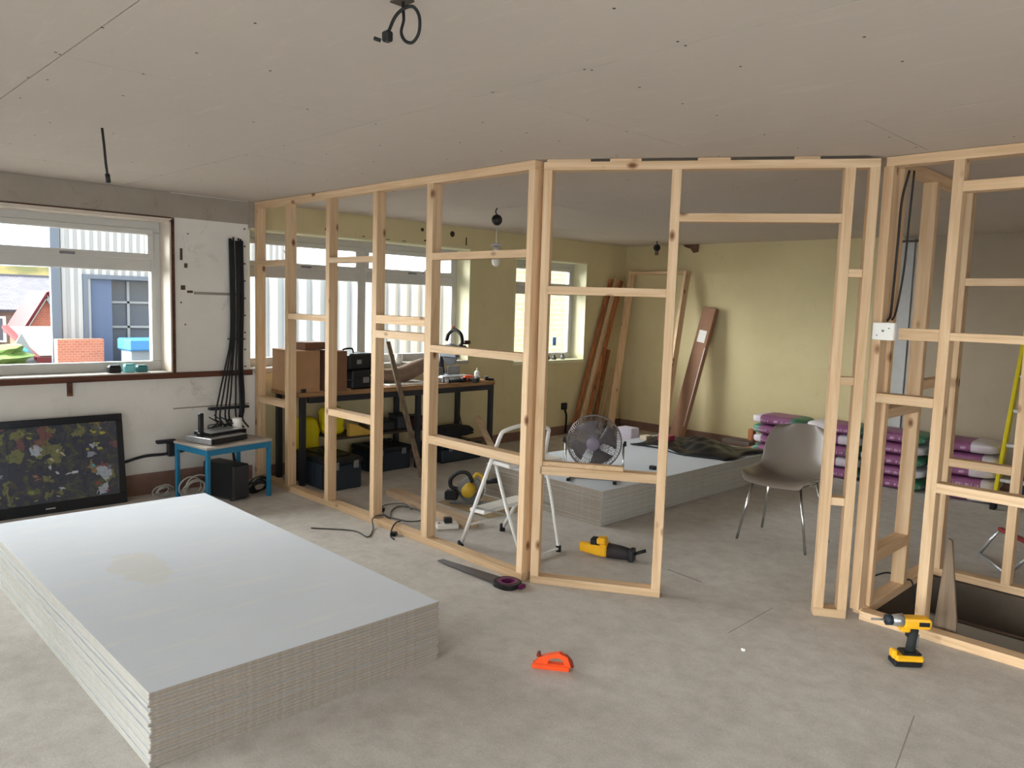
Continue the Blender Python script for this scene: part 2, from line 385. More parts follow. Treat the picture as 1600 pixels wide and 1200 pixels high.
# lintel face, patch repairs, old fixings on the white wall
b = MB(); b.box(WX, WX+.004, -3.2, 2.98, 2.115, 2.295, 0)
struct(b.build('trim_5', M_LINTEL, keep=True))
b = MB()
for (y, z, w, h) in ((2.406, 1.84, .02, .09), (2.44, 1.755, .025, .035), (2.417, 1.585, .035, .035), (2.47, 1.555, .045, .018), (2.40, 1.47, .012, .012), (2.43, 1.30, .01, .01), (2.46, 2.0, .01, .01)):
    b.box(WX-.002, WX+.003, y-w/2, y+w/2, z-h/2, z+h/2, 0, .0015)
b.box(WX-.002, WX+.002, 2.5, 2.85, 1.535, 1.556, 1)
b.box(WX-.002, WX+.002, 2.33, 2.95, .64, .65, 1)
for k in range(9): b.box(WX-.002, WX+.003, 2.91, 2.925, .95+k*.14, .962+k*.14, 0)
struct(b.build('trim_6', [plain('plaster_hole', (84, 66, 54), .9), plain('plaster_chase', (150, 142, 132), .9)], keep=True))
# skirtings
b = MB(); b.box(WX, WX+.018, -3.2, 2.97, 0, .12); b.box(WX, WX+.03, -.5, 2.6, .12, .16)
struct(b.build('baseboard_left', M_SKIRT, keep=True))
struct(MB().box(WX, WX+.016, 3.1, YF, 0, .1).build('baseboard_left_yellow', M_SKIRT, keep=True))
struct(MB().box(WX, -1.4, YF-.016, YF, 0, .1).build('baseboard_far', M_SKIRT, keep=True))
# grey boxing strips on far wall
b = MB(); b.box(-2.77, -2.66, YF-.03, YF, 0, 2.27, 0); b.box(-2.645, -2.6, YF-.02, YF, 0, 2.25, 0); b.box(-2.8, -2.62, YF-.035, YF, 2.24, 2.262, 1)
struct(b.build('trim_7', [plain('grey_primer', (186, 186, 186), .8), M_SLAB], keep=True))
# brown wall plate under the first window
b = MB(); b.box(WX, WX+.03, -3.0, 2.97, .885, .928, 0, .003); b.box(WX, WX+.03, 1.59, 1.62, .79, .885, 0)
struct(b.build('trim_1', W_BR, keep=True))

# ------------------------------------------------------------------ windows
def window(i, y0, y1, z0, z1, mull, trans, vents=True, axis='x', pos=WX-.2):
    """uPVC window in the opening; frame depth 0.07, top vents over fixed panes"""
    root = bpy.data.objects.new('window_%d' % i, None); COL.objects.link(root); root['kind'] = 'structure'
    root.location = ((pos-.035), (y0+y1)/2, z0) if axis == 'x' else ((y0+y1)/2, pos-.035, z0)
    def bx(b, a, c, d, e, m=0, dp=(0, .07), bev=.006):
        if axis == 'x': b.box(pos-.07+dp[0], pos-.07+dp[1], a, c, d, e, m, bev)
        else: b.box(a, c, pos-.07+dp[0], pos-.07+dp[1], d, e, m, bev)
    F = .075
    b = MB(); bx(b, y0, y1, z0, z0+F); bx(b, y0, y1, z1-.09, z1); bx(b, y0, y0+F, z0+F, z1-.09); bx(b, y1-F, y1, z0+F, z1-.09)
    for mm in mull: bx(b, mm-.045, mm+.045, z0+F, z1-.09)
    if trans:
        qs = [y0+F]+[q for mm in mull for q in (mm-.045, mm+.045)]+[y1-F]
        for q0, q1 in zip(qs[::2], qs[1::2]): bx(b, q0, q1, trans-.06, trans+.05)
    b.build('window_frame', M_UPVC, root, world=True)
    ed = [y0+F]+[q for mm in mull for q in (mm-.045, mm+.045)]+[y1-F]
    for k in range(0, len(ed), 2):
        a, c = ed[k], ed[k+1]
        if trans and vents:
            s = MB(); e = .045; zz0, zz1 = trans+.03, z1-.075
            dpp = (.03, .085)
            bx(s, a-.015, c+.015, zz0, zz0+e, 0, dpp); bx(s, a-.015, c+.015, zz1-e+.01, zz1+.01, 0, dpp); bx(s, a-.015, a+e-.015, zz0+e, zz1-e+.01, 0, dpp); bx(s, c-e+.015, c+.015, zz0+e, zz1-e+.01, 0, dpp)
            so = s.build('vent_sash', M_UPVC, root, world=True)
            hb = MB(); mid = (a+c)/2; bx(hb, mid-.05, mid+.05, zz0+.008, zz0+.028, 0, (.085, .1), .004); hb.build('window_handle', M_GREY, root, world=True)
            if i == 2:
                st = MB(); yy = a+.42 if k == 0 else c-.42; sg = -1 if k == 0 else 1
                st.tube([(pos+.03, yy, zz0+.02), (pos+.06, yy+sg*.06, zz0+.10), (pos+.02, yy+sg*.09, zz0+.15)], .006, 6)
                st.build('window_stay', M_GREY, root, world=True)
            gl = MB(); bx(gl, a, c, zz0+.02, zz1-.02, 0, (.045, .051), 0); gl.build('pane', M_GLASS, root, world=True)
        top = trans-.06 if trans else z1-.09
        gl = MB(); bx(gl, a-.01, c+.01, z0+F-.01, top+.01, 0, (.03, .036), 0); gl.build('pane', M_GLASS, root, world=True)
    return root
w1 = window(1, -.28, 2.33, .93, 2.09, [1.03], 1.76)
w2 = window(2, 2.95, 5.375, .93, 2.09, [4.18], 1.76)
w3 = window(3, 6.03, 7.245, .89, 2.05, [], 1.715)
w4 = window(4, -3.1, -2.2, .93, 2.09, [], 1.76)  # small unseen window further along the left wall, added for its daylight
window(5, -5.2, -3.6, 1.1, 2.1, [], None, axis='y', pos=YB-.2); window(6, -1.8, 2.8, .1, 2.22, [-.3, 1.3], None, axis='y', pos=YB-.2)  # unseen back wall windows, added and sized for light from behind the camera
window(7, -3.1, 2.6, .1, 2.22, [-1.2, .7], None, pos=XR+.27)  # unseen right wall window, added to brighten the foreground and left wall
# sills and reveal linings
def lining(i, y0, y1, z0, z1, mat, msill, edge=None):
    b = MB(); b.box(WX-.2, WX+.012, y0, y1, z0-.03, z0+.004, 0, .003); struct(b.build('window_%d_sill' % (i+10), msill, keep=True))
    b = MB(); b.box(WX-.2, WX+.003, y0-.0, y0+.012, z0, z1, 0); b.box(WX-.2, WX+.003, y1-.012, y1, z0, z1, 0); b.box(WX-.2, WX+.003, y0, y1, z1-.012, z1, 0)
    struct(b.build('trim_%d' % (i+20), mat, keep=True))
lining(1, -.28, 2.33, .93, 2.09, plain('pale_lining', (206, 194, 180), .7), plain('grey_sill', (176, 172, 164), .6))
lining(2, 2.95, 5.375, .93, 2.09, M_CREAM, plain('grey_sill', (176, 172, 164), .6))
lining(3, 6.03, 7.245, .89, 2.05, M_CREAM, M_CREAM)
lining(4, -3.1, -2.2, .93, 2.09, M_CREAM, M_CREAM)
b = MB(); b.box(WX, WX+.012, 2.33, 2.352, .925, 2.1, 0); b.box(WX, WX+.012, -.3, 2.352, 2.09, 2.102, 1); b.box(WX, WX+.008, -.3, 2.352, 2.102, 2.112, 0)
struct(b.build('trim_8', [W_BR, plain('pale_lining', (206, 194, 180), .7)], keep=True))

# ------------------------------------------------------------------ timber stud frames
SW, SD = .05, .072
def part(root, name, mat, *boxes, bev=.0015):
    b = MB()
    for q in boxes: b.box(*q, 0, bev)
    return b.build(name, mat, root, world=True)
# frame along y = 3.0
f1 = thing('stud_frame', 'long pine stud frame running from the window wall to the room centre', 'stud wall', (-4.5, 3.0, 0))
Y0, Y1 = 3.0, 3.0+SD
part(f1, 'sole_plate', W_X, (-6.09, -2.912, Y0, Y1, 0, .045)); part(f1, 'top_plate', W_X, (-6.09, -2.912, Y0, Y1, 2.25, 2.298))
P1X = [-6.09, -5.585, -4.99, -4.40, -3.825, -2.958]
for i, x in enumerate(P1X):
    w = .062 if i == 4 else (.045 if i == 5 else SW)
    part(f1, 'stud', W_Z, (x, x+w, Y0, Y1, .045, 2.25))
def n1(i, z, h=.045, yy=0): part(f1, 'nogging', W_X, (P1X[i]+SW+(.012 if i == 4 else 0), P1X[i+1], Y0+yy, Y1+yy, z-h/2, z+h/2))
n1(0, 1.805, .04); n1(0, .685, .05); n1(1, 1.39, .043); n1(2, 1.81, .04); n1(2, .71, .048); n1(3, 1.41, .055); n1(3, 1.311, .05); n1(4, 1.812, .043); n1(4, 1.25, .045); n1(4, .68, .052)
# diagonal frame from the corner to the doorway and beyond
AX, AY = -2.883, 3.018; ang = math.atan2(.883, 1.404)
f2 = thing('stud_frame', 'diagonal pine stud frame with the open doorway and header', 'stud wall', (AX, AY, 0), ang)
def p2(name, mat, *q, bev=.0015): b = MB(); b.box(*q, 0, bev); return b.build(name, mat, f2)
p2('top_plate', W_X, .014, 1.655, 0, SD, 2.243, 2.285); p2('sole_plate', W_X, 0.014, .725, 0, SD, 0, .043); p2('sole_plate', W_X, 1.497, 1.655, 0, SD, 0, .043)
for s0, s1 in ((.02, .07), (.24, .42), (.72, .95), (1.24, 1.42), (1.55, 1.64)): pass
for s0, s1 in ((.03, .26), (.36, .52), (.80, .96), (1.26, 1.38)): p2('packer', W_X, s0, s1, .0, .06, 2.285, 2.2985, bev=.0005)
p2('dark_packer', M_SLAB, .26, .36, .004, .06, 2.285, 2.2975); p2('dark_packer', M_SLAB, .52, .80, .004, .06, 2.285, 2.2975)
p2('dark_packer', M_SLAB, .96, 1.26, .004, .06, 2.285, 2.2975); p2('dark_packer', M_SLAB, 1.38, 1.6, .004, .06, 2.285, 2.2975)
p2('stud', W_Z, .014, .06, .0, SD, .043, 2.243); p2('stud', W_Z, .677, .725, 0, SD, .043, 2.243)
p2('stud', W_Z, 1.497, 1.545, 0, SD, .043, 2.243); p2('stud', W_Z, 1.61, 1.655, 0, SD, .043, 2.243)
p2('nogging', W_X, .048, .677, 0, SD, 1.597, 1.64); p2('nogging', W_X, .048, .677, 0, SD, .617, .665)
p2('door_header', W_X, .725, 1.497, 0, SD, 1.982, 2.024)
for z in (.58, 1.19, 1.72): p2('block', W_X, 1.545, 1.61, 0.01, SD, z, z+.04)
# stairwell enclosure
f3 = thing('stud_frame', 'pine stud enclosure around the stairwell opening at the right', 'stud wall', (-1.49, 3.95, 0))
X0 = -1.497
def p3(name, mat, *q): return part(f3, name, mat, q)
p3('sole_plate', W_X, X0+.06, 1.5, 3.95, 4.022, 0, .045); p3('top_plate', W_X, X0+.02, 1.5, 3.95, 4.022, 2.253, 2.298)
for x in (X0+.01, -1.18, -.58, .02, .62, 1.22): p3('stud', W_Z, x, x+.046, 3.95, 4.022, .045, 2.253)
p3('nogging', W_X, -1.44, -1.18, 3.95, 4.022, 1.112, 1.158); p3('nogging', W_X, -1.36, -1.18, 3.952, 4.0, 1.425, 1.482)
p3('nogging', W_X, -1.134, -.58, 3.95, 4.022, 1.432, 1.47); p3('nogging', W_X, -1.134, -.58, 3.95, 4.022, .716, .762); p3('nogging', W_X, -1.134, -.58, 3.95, 4.022, 2.108, 2.156)
for a in (-.534, .066, .666): p3('nogging', W_X, a, a+.55, 3.95, 4.022, 1.2, 1.245)
# return side
p3('sole_plate', W_Y, X0, X0+.072, 4.024, 4.998, 0, .045); p3('top_plate', W_Y, X0, X0+.072, 4.024, 4.998, 2.253, 2.298)
p3('stud', W_Z, X0, X0+.072, 4.05, 4.096, .045, 2.253); p3('stud', W_Z, X0, X0+.072, 4.54, 4.586, .045, 2.253)
p3('nogging', W_Y, X0, X0+.072, 4.096, 4.54, .27, .33); p3('nogging', W_Y, X0, X0+.072, 4.096, 4.54, 1.02, 1.07); p3('nogging', W_Y, X0, X0+.072, 4.586, 5.0, 1.14, 1.19)
# rear side
p3('sole_plate', W_X, X0, 1.5, 5.0, 5.072, 0, .045); p3('top_plate', W_X, X0, 1.5, 5.0, 5.072, 2.253, 2.298)
for x, w in ((-1.452, .072), (-1.062, .046), (-.46, .046), (.14, .046), (.74, .046), (1.34, .046)): p3('stud', W_Z, x, x+w, 5.0, 5.072, .045, 2.253)
p3('nogging', W_X, -1.38, -1.062, 5.0, 5.072, 1.722, 1.765); p3('nogging', W_X, -1.38, -1.062, 5.0, 5.072, .668, .715)
for a in (-1.016, -.414, .186): p3('nogging', W_X, a, a+.55, 5.0, 5.072, 1.2, 1.245)
# loose batten on the low nogging
M2 = Matrix.Translation((AX, AY, 0)) @ Matrix.Rotation(ang, 4, 'Z')
tag(MB(M2).box(.06, .50, .01, .055, .6655, .69, 0, .001).build('timber_offcut', W_X), 'pale batten offcut resting on the low nogging of the diagonal frame', 'timber')
# junction box and cable at the stairwell corner
jb = thing('junction_box', 'square white electrical box fixed beside the stairwell stud', 'electrical box', (-1.42, 3.93, 1.42))
MB().box(-.052, .052, -.012, .018, 0, .085, 0, .004).build('box_body', M_WHITE, jb)
MB().lathe([(.006, 0), (.006, .004)], 10, 0, Matrix.Translation((0, -.012, .045)) @ Matrix.Rotation(PI/2, 4, 'X')).build('screw', M_GREY, jb)
MB().box(-.03, -.024, -.0135, -.011, .02, .026).build('screw', M_GREY, jb); MB().box(.024, .03, -.0135, -.011, .055, .061).build('screw', M_GREY, jb)
tag(MB().tube(curve([(-1.40, 4.04, 2.24), (-1.42, 4.03, 2.1), (-1.425, 4.035, 1.9), (-1.43, 4.04, 1.7), (-1.43, 4.03, 1.55), (-1.42, 3.97, 1.515)]), .006, 6).tube(curve([(-1.385, 4.06, 2.24), (-1.39, 4.06, 2.0), (-1.40, 4.07, 1.75), (-1.41, 4.04, 1.56), (-1.40, 3.97, 1.52)]), .005, 6).build('power_cable', plain('dark_brown_cable', (44, 36, 32), .6)), 'dark cable running down the corner stud into the white box', 'cable')

# ------------------------------------------------------------------ plasterboard stacks
ORD = ['topmost', 'second', 'third', 'fourth', 'fifth', 'sixth', 'seventh', 'eighth', 'ninth', 'tenth', 'eleventh', 'twelfth', 'thirteenth', 'fourteenth', 'fifteenth', 'sixteenth', 'seventeenth', 'eighteenth', 'nineteenth', 'twentieth']
def sheet_mesh(lx, ly, th, top, longx):
    b = MB(); b.box(-lx/2, lx/2, -ly/2, ly/2, 0, th, 0, .0024)
    b.bm.normal_update()
    for f in b.bm.faces:
        nx, ny = abs(f.normal.x), abs(f.normal.y)
        if nx > .6: f.material_index = 2 if longx else 1
        elif ny > .6: f.material_index = 1 if longx else 2
    return b.build('plasterboard_sheet', [top, M_EDGE, M_GYP])
def stack(cx, cy, lx, ly, n, pitch, where, grp, topmat, longx):
    base = sheet_mesh(lx, ly, pitch-.0003, M_BOARD, longx)
    for k in range(n):
        o = base if k == 0 else base.copy()
        if k: COL.objects.link(o)
        if k == n-1:
            o.data = base.data.copy(); o.data.materials[0] = topmat
        o.location = (cx+random.uniform(-.004, .004)*(k < n-1), cy+random.uniform(-.004, .004)*(k < n-1), k*pitch)
        o.rotation_euler = (0, 0, random.uniform(-.0015, .0015)*(k < n-1))
        r = n-1-k
        if r == 0: lab = 'topmost pale grey plasterboard sheet of the stack ' + where
        elif k == 0: lab = 'lowest plasterboard sheet of the stack ' + where
        else: lab = ORD[r] + ' plasterboard sheet from the top of the stack ' + where
        tag(o, lab, 'plasterboard', grp)
stack(-2.482-1.2, .857+.6, 2.4, 1.2, 20, .012985, 'in front of the television', 'plasterboard sheets in the front stack', M_BOARDS, True)
stack(-3.32-.6, 4.2+1.2, 1.2, 2.4, 20, .01265, 'behind the stud frames under the fan', 'plasterboard sheets in the back stack', M_BOARD, False)

# ------------------------------------------------------------------ television
def tvscreen():
    m, n, l, b = newmat('camera_monitor_picture')
    v = coord(n, l, 'Object', (1, 1, 1))
    dn_ = n.new('ShaderNodeTexNoise'); dn_.inputs['Scale'].default_value = 28; dn_.inputs['Detail'].default_value = 4; l.new(v, dn_.inputs['Vector'])
    sc_ = n.new('ShaderNodeVectorMath'); sc_.operation = 'SCALE'; sc_.inputs['Scale'].default_value = .09; l.new(dn_.outputs['Color'], sc_.inputs[0])
    av_ = n.new('ShaderNodeVectorMath'); av_.operation = 'ADD'; l.new(v, av_.inputs[0]); l.new(sc_.outputs[0], av_.inputs[1])
    bk = n.new('ShaderNodeTexVoronoi'); bk.inputs['Scale'].default_value = 15; l.new(av_.outputs[0], bk.inputs['Vector'])
    f = noise(n, l, v, 9, 6, .75, 1.5); h = noise(n, l, v, 30, 3, .7)
    c = mixc(n, l, ramp(n, l, f, .50, .62), srgb(46, 49, 60), srgb(66, 68, 54))
    sp = n.new('ShaderNodeSeparateColor'); l.new(bk.outputs['Color'], sp.inputs[0])
    c = mixc(n, l, ramp(n, l, sp.outputs[0], .86, .90, (0, 0, 0, 1), (.35, .35, .35, 1)), c, srgb(130, 130, 66))
    c = mixc(n, l, ramp(n, l, sp.outputs[1], .93, .95, (0, 0, 0, 1), (.5, .5, .5, 1)), c, srgb(170, 176, 185))
    c = mixc(n, l, ramp(n, l, sp.outputs[2], .95, .96, (0, 0, 0, 1), (.35, .35, .35, 1)), c, srgb(130, 80, 66))
    c = mixc(n, l, ramp(n, l, h, .55, .75, (0, 0, 0, 1), (.6, .6, .6, 1)), c, srgb(30, 32, 44))
    l.new(c, b.inputs['Base Color']); b.inputs['Roughness'].default_value = .12
    l.new(c, b.inputs['Emission Color']); b.inputs['Emission Strength'].default_value = .18
    return m
tv = thing('television', 'large black framed flat television showing security camera feeds, leaning on the wall', 'television', (-5.94, 1.425, .0))
lean = Matrix.Rotation(-.13, 4, 'Y')
Wt, Ht = 1.0, .655
b = MB(lean); b.box(-.045, 0, -Wt/2, Wt/2, 0, Ht, 0, .006); b.box(-.07, -.045, -.36, .36, .1, .55, 0, .01); b.build('casing', M_NAVY, tv)
b = MB(lean); fr = .045
b.box(0, .012, -Wt/2, Wt/2, 0, .075, 0, .003); b.box(0, .012, -Wt/2, Wt/2, Ht-.05, Ht, 0, .003); b.box(0, .012, -Wt/2, -Wt/2+fr, .075, Ht-.05, 0, .003); b.box(0, .012, Wt/2-fr, Wt/2, .075, Ht-.05, 0, .003)
b.build('bezel', plain('gloss_black_bezel', (18, 24, 34), .2), tv)
scr = MB(lean).box(0, .004, -Wt/2+fr, Wt/2-fr, .075, Ht-.05).build('screen', tvscreen(), tv)
b = MB(lean)
for k in (1, 2, 3): b.box(.004, .0055, -Wt/2+fr+k*(Wt-2*fr)/4-.001, -Wt/2+fr+k*(Wt-2*fr)/4+.001, .075, Ht-.05); b.box(.004, .0055, -Wt/2+fr, Wt/2-fr, .075+k*(Ht-.125)/4-.001, .075+k*(Ht-.125)/4+.001)
b.build('feed_dividers', M_BLACK, tv)
feeds = [(0, 3, (96, 98, 52), (58, 62, 84)), (1, 3, (54, 58, 78), (130, 128, 62)), (2, 3, (112, 112, 50), (60, 60, 70)), (3, 3, (60, 62, 76), (176, 170, 60)), (0, 2, (110, 90, 80), (60, 62, 60)), (1, 2, (58, 58, 72), (104, 108, 58)), (2, 2, (50, 52, 66), (170, 168, 140)), (3, 2, (48, 50, 64), (150, 150, 70)), (0, 1, (60, 64, 60), (150, 126, 60)), (1, 1, (60, 60, 66), (146, 100, 70)), (2, 1, (48, 50, 62), (196, 200, 210)), (3, 1, (54, 58, 70), (70, 160, 176)), (0, 0, (56, 60, 66), (140, 130, 70)), (1, 0, (60, 62, 58), (124, 136, 60)), (2, 0, (52, 54, 60), (180, 184, 196)), (3, 0, (62, 60, 58), (140, 58, 66))]
cw, ch = (Wt-2*fr)/4, (Ht-.125)/4
for i, (cx, cy, c0, c1) in enumerate(feeds):
    ox, oy = -Wt/2+fr+cx*cw, .075+cy*ch
    def em(c):
        c = tuple(int(q_*.72+14) for q_ in c); m = plain('feed_%d_%d_%d' % c, c, .2, var=.35, scale=40)
        bs = m.node_tree.nodes['Principled BSDF']; bs.inputs['Emission Color'].default_value = srgb(*c); bs.inputs['Emission Strength'].default_value = .10; return m
    rr = random.Random(i*5+1)
    for q in range(3):
        a = ox+rr.uniform(.1, .7)*cw; z = oy+rr.uniform(.1, .75)*ch; w = rr.uniform(.05, .17)*cw; hh = rr.uniform(.05, .17)*ch; sk = rr.uniform(-.1, .1)*cw
        zz = min(z+hh, oy+ch*.97)
        cl = lambda t: max(ox+.003, min(ox+cw-.003, t))
        b = MB(lean)
        b.quad([(.0048, cl(a), z), (.0048, cl(a+w), z+rr.uniform(-.01, .01)), (.0048, cl(a+w+sk), zz), (.0048, cl(a+sk), zz)])
        b.build('feed_picture', em(c1), scr)
MB(lean).box(.0125, .0135, -.03, .03, .03, .038).build('badge', M_SILVER, tv)

# ------------------------------------------------------------------ blue table and what is on and under it
LG = [(-5.845, 2.235), (-5.46, 2.30), (-5.43, 2.815), (-5.815, 2.75)]
tb = thing('side_table', 'low blue metal side table with a scuffed pale top', 'table', (-5.64, 2.525, 0), math.radians(9.6/1))
hw, hd = .195, .26
for sx in (-1, 1):
    for sy in (-1, 1):
        MB().box(sx*hw-.014, sx*hw+.014, sy*hd-.014, sy*hd+.014, 0, .43, 0, .002).build('leg', M_BLUE, tb)
b = MB()
for s_ in (-1, 1): b.box(s_*hw-.012, s_*hw+.012, -hd, hd, .385, .43, 0, .002); b.box(-hw, hw, s_*hd-.012, s_*hd+.012, .385, .43, 0, .002)
b.build('apron', M_BLUE, tb)
MB().box(-hw-.02, hw+.02, -hd-.02, hd+.02, .43, .448, 0, .003).build('table_top', wallmat('scuffed_top', (186, 178, 168), (160, 150, 140), (110, 96, 84), .7), tb)
TM = Matrix.Translation((-5.64, 2.525, .448)) @ Matrix.Rotation(math.radians(9.6), 4, 'Z')
def on_table(x, y, rz=0): v = TM @ Vector((x, y, 0)); return v, math.radians(9.6)+rz
v, r = on_table(.0, -.06, .12)
dv = thing('video_recorder', 'silver and black flat video recorder box on the blue table', 'video recorder', v, r)
MB().box(-.14, .14, -.17, .17, .006, .05, 0, .003).build('case', plain('silver_case', (168, 168, 170), .35, .5), dv)
MB().box(.14, .145, -.165, .165, .008, .046, 0, .002).build('front_panel', M_BLACK, dv)
for sx in (-.11, .11):
    for sy in (-.14, .14): MB().lathe([(.012, 0), (.012, .007)], 10, 0, Matrix.Translation((sx, sy, 0))).build('foot', M_BLACKR, dv)
v2 = v.copy(); v2.z += .051
d2 = thing('network_switch', 'slim dark box with a silver lid stacked on the recorder', 'electronics', v2+Vector((-.03, .03, 0)), r)
MB().box(-.09, .09, -.15, .15, 0, .024, 0, .002).build('case', M_BLACK, d2); MB().box(-.092, .092, -.152, .152, .024, .028, 0, .001).build('lid', M_SILVER, d2)
v3 = v.copy(); v3.z += .051
ph = thing('cordless_phone', 'tall black cordless handset standing upright on the recorder', 'phone', v3+Vector((.03, -.13, 0)), r)
MB().box(-.02, .02, -.026, .026, 0, .03, 0, .006).build('cradle', M_BLACK, ph)
MB().box(-.012, .012, -.02, .02, .02, .17, 0, .005).build('handset', plain('charcoal_plastic', (34, 36, 38), .5), ph)
v4, r4 = on_table(-.06, .17)
mg = thing('white_tub', 'plain white cylindrical tub standing on the blue table', 'container', (v4.x-.02, v4.y, .448), r4)
MB().box(-.05, .05, -.05, .05, 0, .055, 0, .004).build('black_base', M_BLACK, mg)
MB().lathe([(.034, .055), (.036, .06), (.036, .135), (.034, .14)], 20).build('tub', M_WHITE, mg)
b = MB(); rr = random.Random(3)
for k in range(7):
    y = -.02+rr.uniform(-.06, .12); b.tube(curve([(-.16, y, .09+rr.uniform(0, .08)), (-.10, y+.04, .11), (-.12, y-.05, .05+rr.uniform(0, .05)), (-.15, y+.02, .02), (-.17, y+.06, .10)]), .0045, 5)
o = b.build('cable_tangle', plain('black_cable', (26, 26, 28), .6), keep=True); o.location = (-5.64, 2.56, .448); tag(o, 'tangle of black leads heaped behind the recorder on the blue table', 'cable'); o['kind'] = 'stuff'

# black data cables hanging in a bundle at the end of the white wall
cb_ = thing('cable_bundle', 'thick bundle of black cables hanging down the white wall beside the frame', 'cables', (-6.06, 2.84, .5))
M_CB = plain('black_cable', (26, 26, 28), .6); rr = random.Random(11)
for k in range(10):
    y = 2.775+.0125*k; top = 2.0+rr.uniform(-.03, .01); x = WX+.02+rr.uniform(0, .025)
    if k < 6: pts = [(x, y, top), (x+.005, y+.005, 1.6), (x+.01, y, 1.2), (x+.025, y-.008*(6-k), .98), (x+.07, y-.020*(6-k), .76), (x+.11, y-.030*(6-k)+rr.uniform(-.01, .01), .56), (x+.13, y-.026*(6-k)+.05, .475)]
    else: pts = [(x, y, top), (x+.01, y, 1.5), (x+.01, y-.01, 1.0), (x+.03, y-.01, .6), (x+.06, y-.02-.01*k, .3), (x+.12, y-.1, .05), (x+.2, y-.2, .01)]
    MB().tube(curve(pts, 6), .0075, 6).build('cable', M_CB, cb_, world=True)
MB().box(WX+.005, WX+.06, 2.765, 2.895, 1.18, 1.19, 0, .002).build('cable_tie', M_BLACK, cb_, world=True)
MB().box(WX+.002, WX+.05, 2.60, 2.93, .615, .635, 0, .002).build('bracket', M_DKMETAL, cb_, world=True)
# computer, coiled leads, conduit
pc = thing('computer_tower', 'small black computer case standing on the floor under the blue table', 'computer', (-5.66, 2.55, 0), .25)
MB().box(-.17, .17, -.075, .075, .01, .27, 0, .006).build('case', M_BLACK, pc)
MB().box(.17, .176, -.07, .07, .015, .265, 0, .003).build('front_grille', plain('dark_grille', (48, 48, 52), .6), pc)
for sx in (-.13, .13):
    for sy in (-.05, .05): MB().box(sx-.015, sx+.015, sy-.012, sy+.012, 0, .01).build('foot', M_BLACKR, pc)
def coil(name, c, R, n, mat, label, r=.005, tilt=0, seed=1, flat=1):
    rr = random.Random(seed); b = MB()
    for k in range(n):
        cx, cy, cz = c[0]+rr.uniform(-.02, .02), c[1]+rr.uniform(-.03, .03), c[2]+rr.uniform(0, .02)
        Rk = R*rr.uniform(.8, 1.15); a = rr.uniform(0, 6); tl = tilt+rr.uniform(-.25, .25)
        pts = [(cx+Rk*math.cos(t)*math.cos(tl)*.8, cy+Rk*math.sin(t), cz+max(r, r+Rk*abs(math.sin(tl))+Rk*math.cos(t)*math.sin(tl))) for t in [2*PI*j/20 for j in range(20)]]
        b.tube(pts, r, 5, 0, closed=True)
    return tag(b.build(name, mat), label, 'cable')
coil('coiled_lead', (-5.72, 2.33, 0), .085, 6, plain('grey_white_lead', (170, 168, 164), .6), 'coil of pale grey leads on the floor below the blue table', .005, 1.1, 3)
coil('coiled_lead', (-5.90, 2.16, 0), .06, 4, plain('grey_white_lead', (170, 168, 164), .6), 'small loose coil of pale lead beside the blue table leg near the television', .005, .9, 8)
coil('coiled_lead', (-5.95, 2.72, 0), .10, 6, M_CB, 'coil of black lead on the floor behind the computer case', .006, .7, 5)
coil('coiled_lead', (-5.58, 2.78, 0), .07, 7, M_CB, 'messy coil of black lead on the floor between the computer case and the table leg', .006, .9, 12)
b = MB(); b.tube(curve([(WX+.03, 1.95, .27), (WX+.03, 2.1, .30), (WX+.035, 2.25, .30), (WX+.03, 2.4, .31)]), .011, 8); b.box(WX+.002, WX+.05, 2.19, 2.33, .385, .41, 0, .003); b.box(WX+.005, WX+.06, 2.27, 2.35, .28, .385, 0, .004)
tag(b.build('wall_conduit', M_DKMETAL), 'dark conduit and bracket low on the white wall behind the table', 'pipe')

# ------------------------------------------------------------------ things on the first window sill
def sill_item(name, y, w, h, mats, label, cat, x=WX-.09, lid=None):
    t = thing(name, label, cat, (x, y, .934))
    MB().box(-.03, .03, -w/2, w/2, 0, h, 0, .006).build('body', mats[0], t)
    MB().box(-.026, .026, -w*.42, w*.42, h, h+.008, 0, .003).build('lid', mats[1], t)
    return t
sill_item('black_case', 1.935, .085, .05, (M_BLACK, M_DKMETAL), 'small black box standing on the first window sill', 'box')
sill_item('sponge_pack', 2.04, .075, .055, (plain('pale_teal', (120, 200, 205), .5), M_TEAL), 'pale turquoise pack on the first window sill', 'box')
sill_item('teal_tin', 2.13, .075, .045, (plain('dark_teal', (56, 118, 120), .5), plain('dark_teal', (56, 118, 120), .5)), 'dark teal tin on the first window sill nearest the side lining', 'box')

# ------------------------------------------------------------------ work bench
bn = thing('work_bench', 'long wooden topped workbench with dark steel legs under the middle window', 'workbench', (-5.83, 4.2, 0))
BX0, BX1, BY0, BY1 = -6.06, -5.60, 3.13, 5.30
MB().box(BX0, BX1, BY0, BY1, .73, .77, 0, .003).build('bench_top', W_B, bn, world=True)
for x, y in ((-5.63, 3.18), (-6.02, 3.18), (-5.63, 5.27), (-6.02, 5.17), (-5.63, 4.36), (-6.02, 4.4)):
    MB().box(x-.022, x+.022, y-.022, y+.022, 0, .73 if not (y < 3.2 and x > -5.8) and abs(y-5.27) > .01 else (.80 if y < 4 else .79), 0, .002).build('leg', M_DKMETAL, bn, world=True)
b = MB(); b.box(-5.655, -5.605, BY0+.1, BY1-.03, .68, .73, 0, .002); b.box(-6.04, -6.0, BY0+.1, BY1-.03, .68, .73, 0, .002); b.build('rail', M_DKMETAL, bn, world=True)
MB().box(-6.04, -5.70, 3.53, 4.6, .33, .35, 0, .002).build('shelf', plain('dark_ply', (70, 58, 48), .8), bn, world=True)
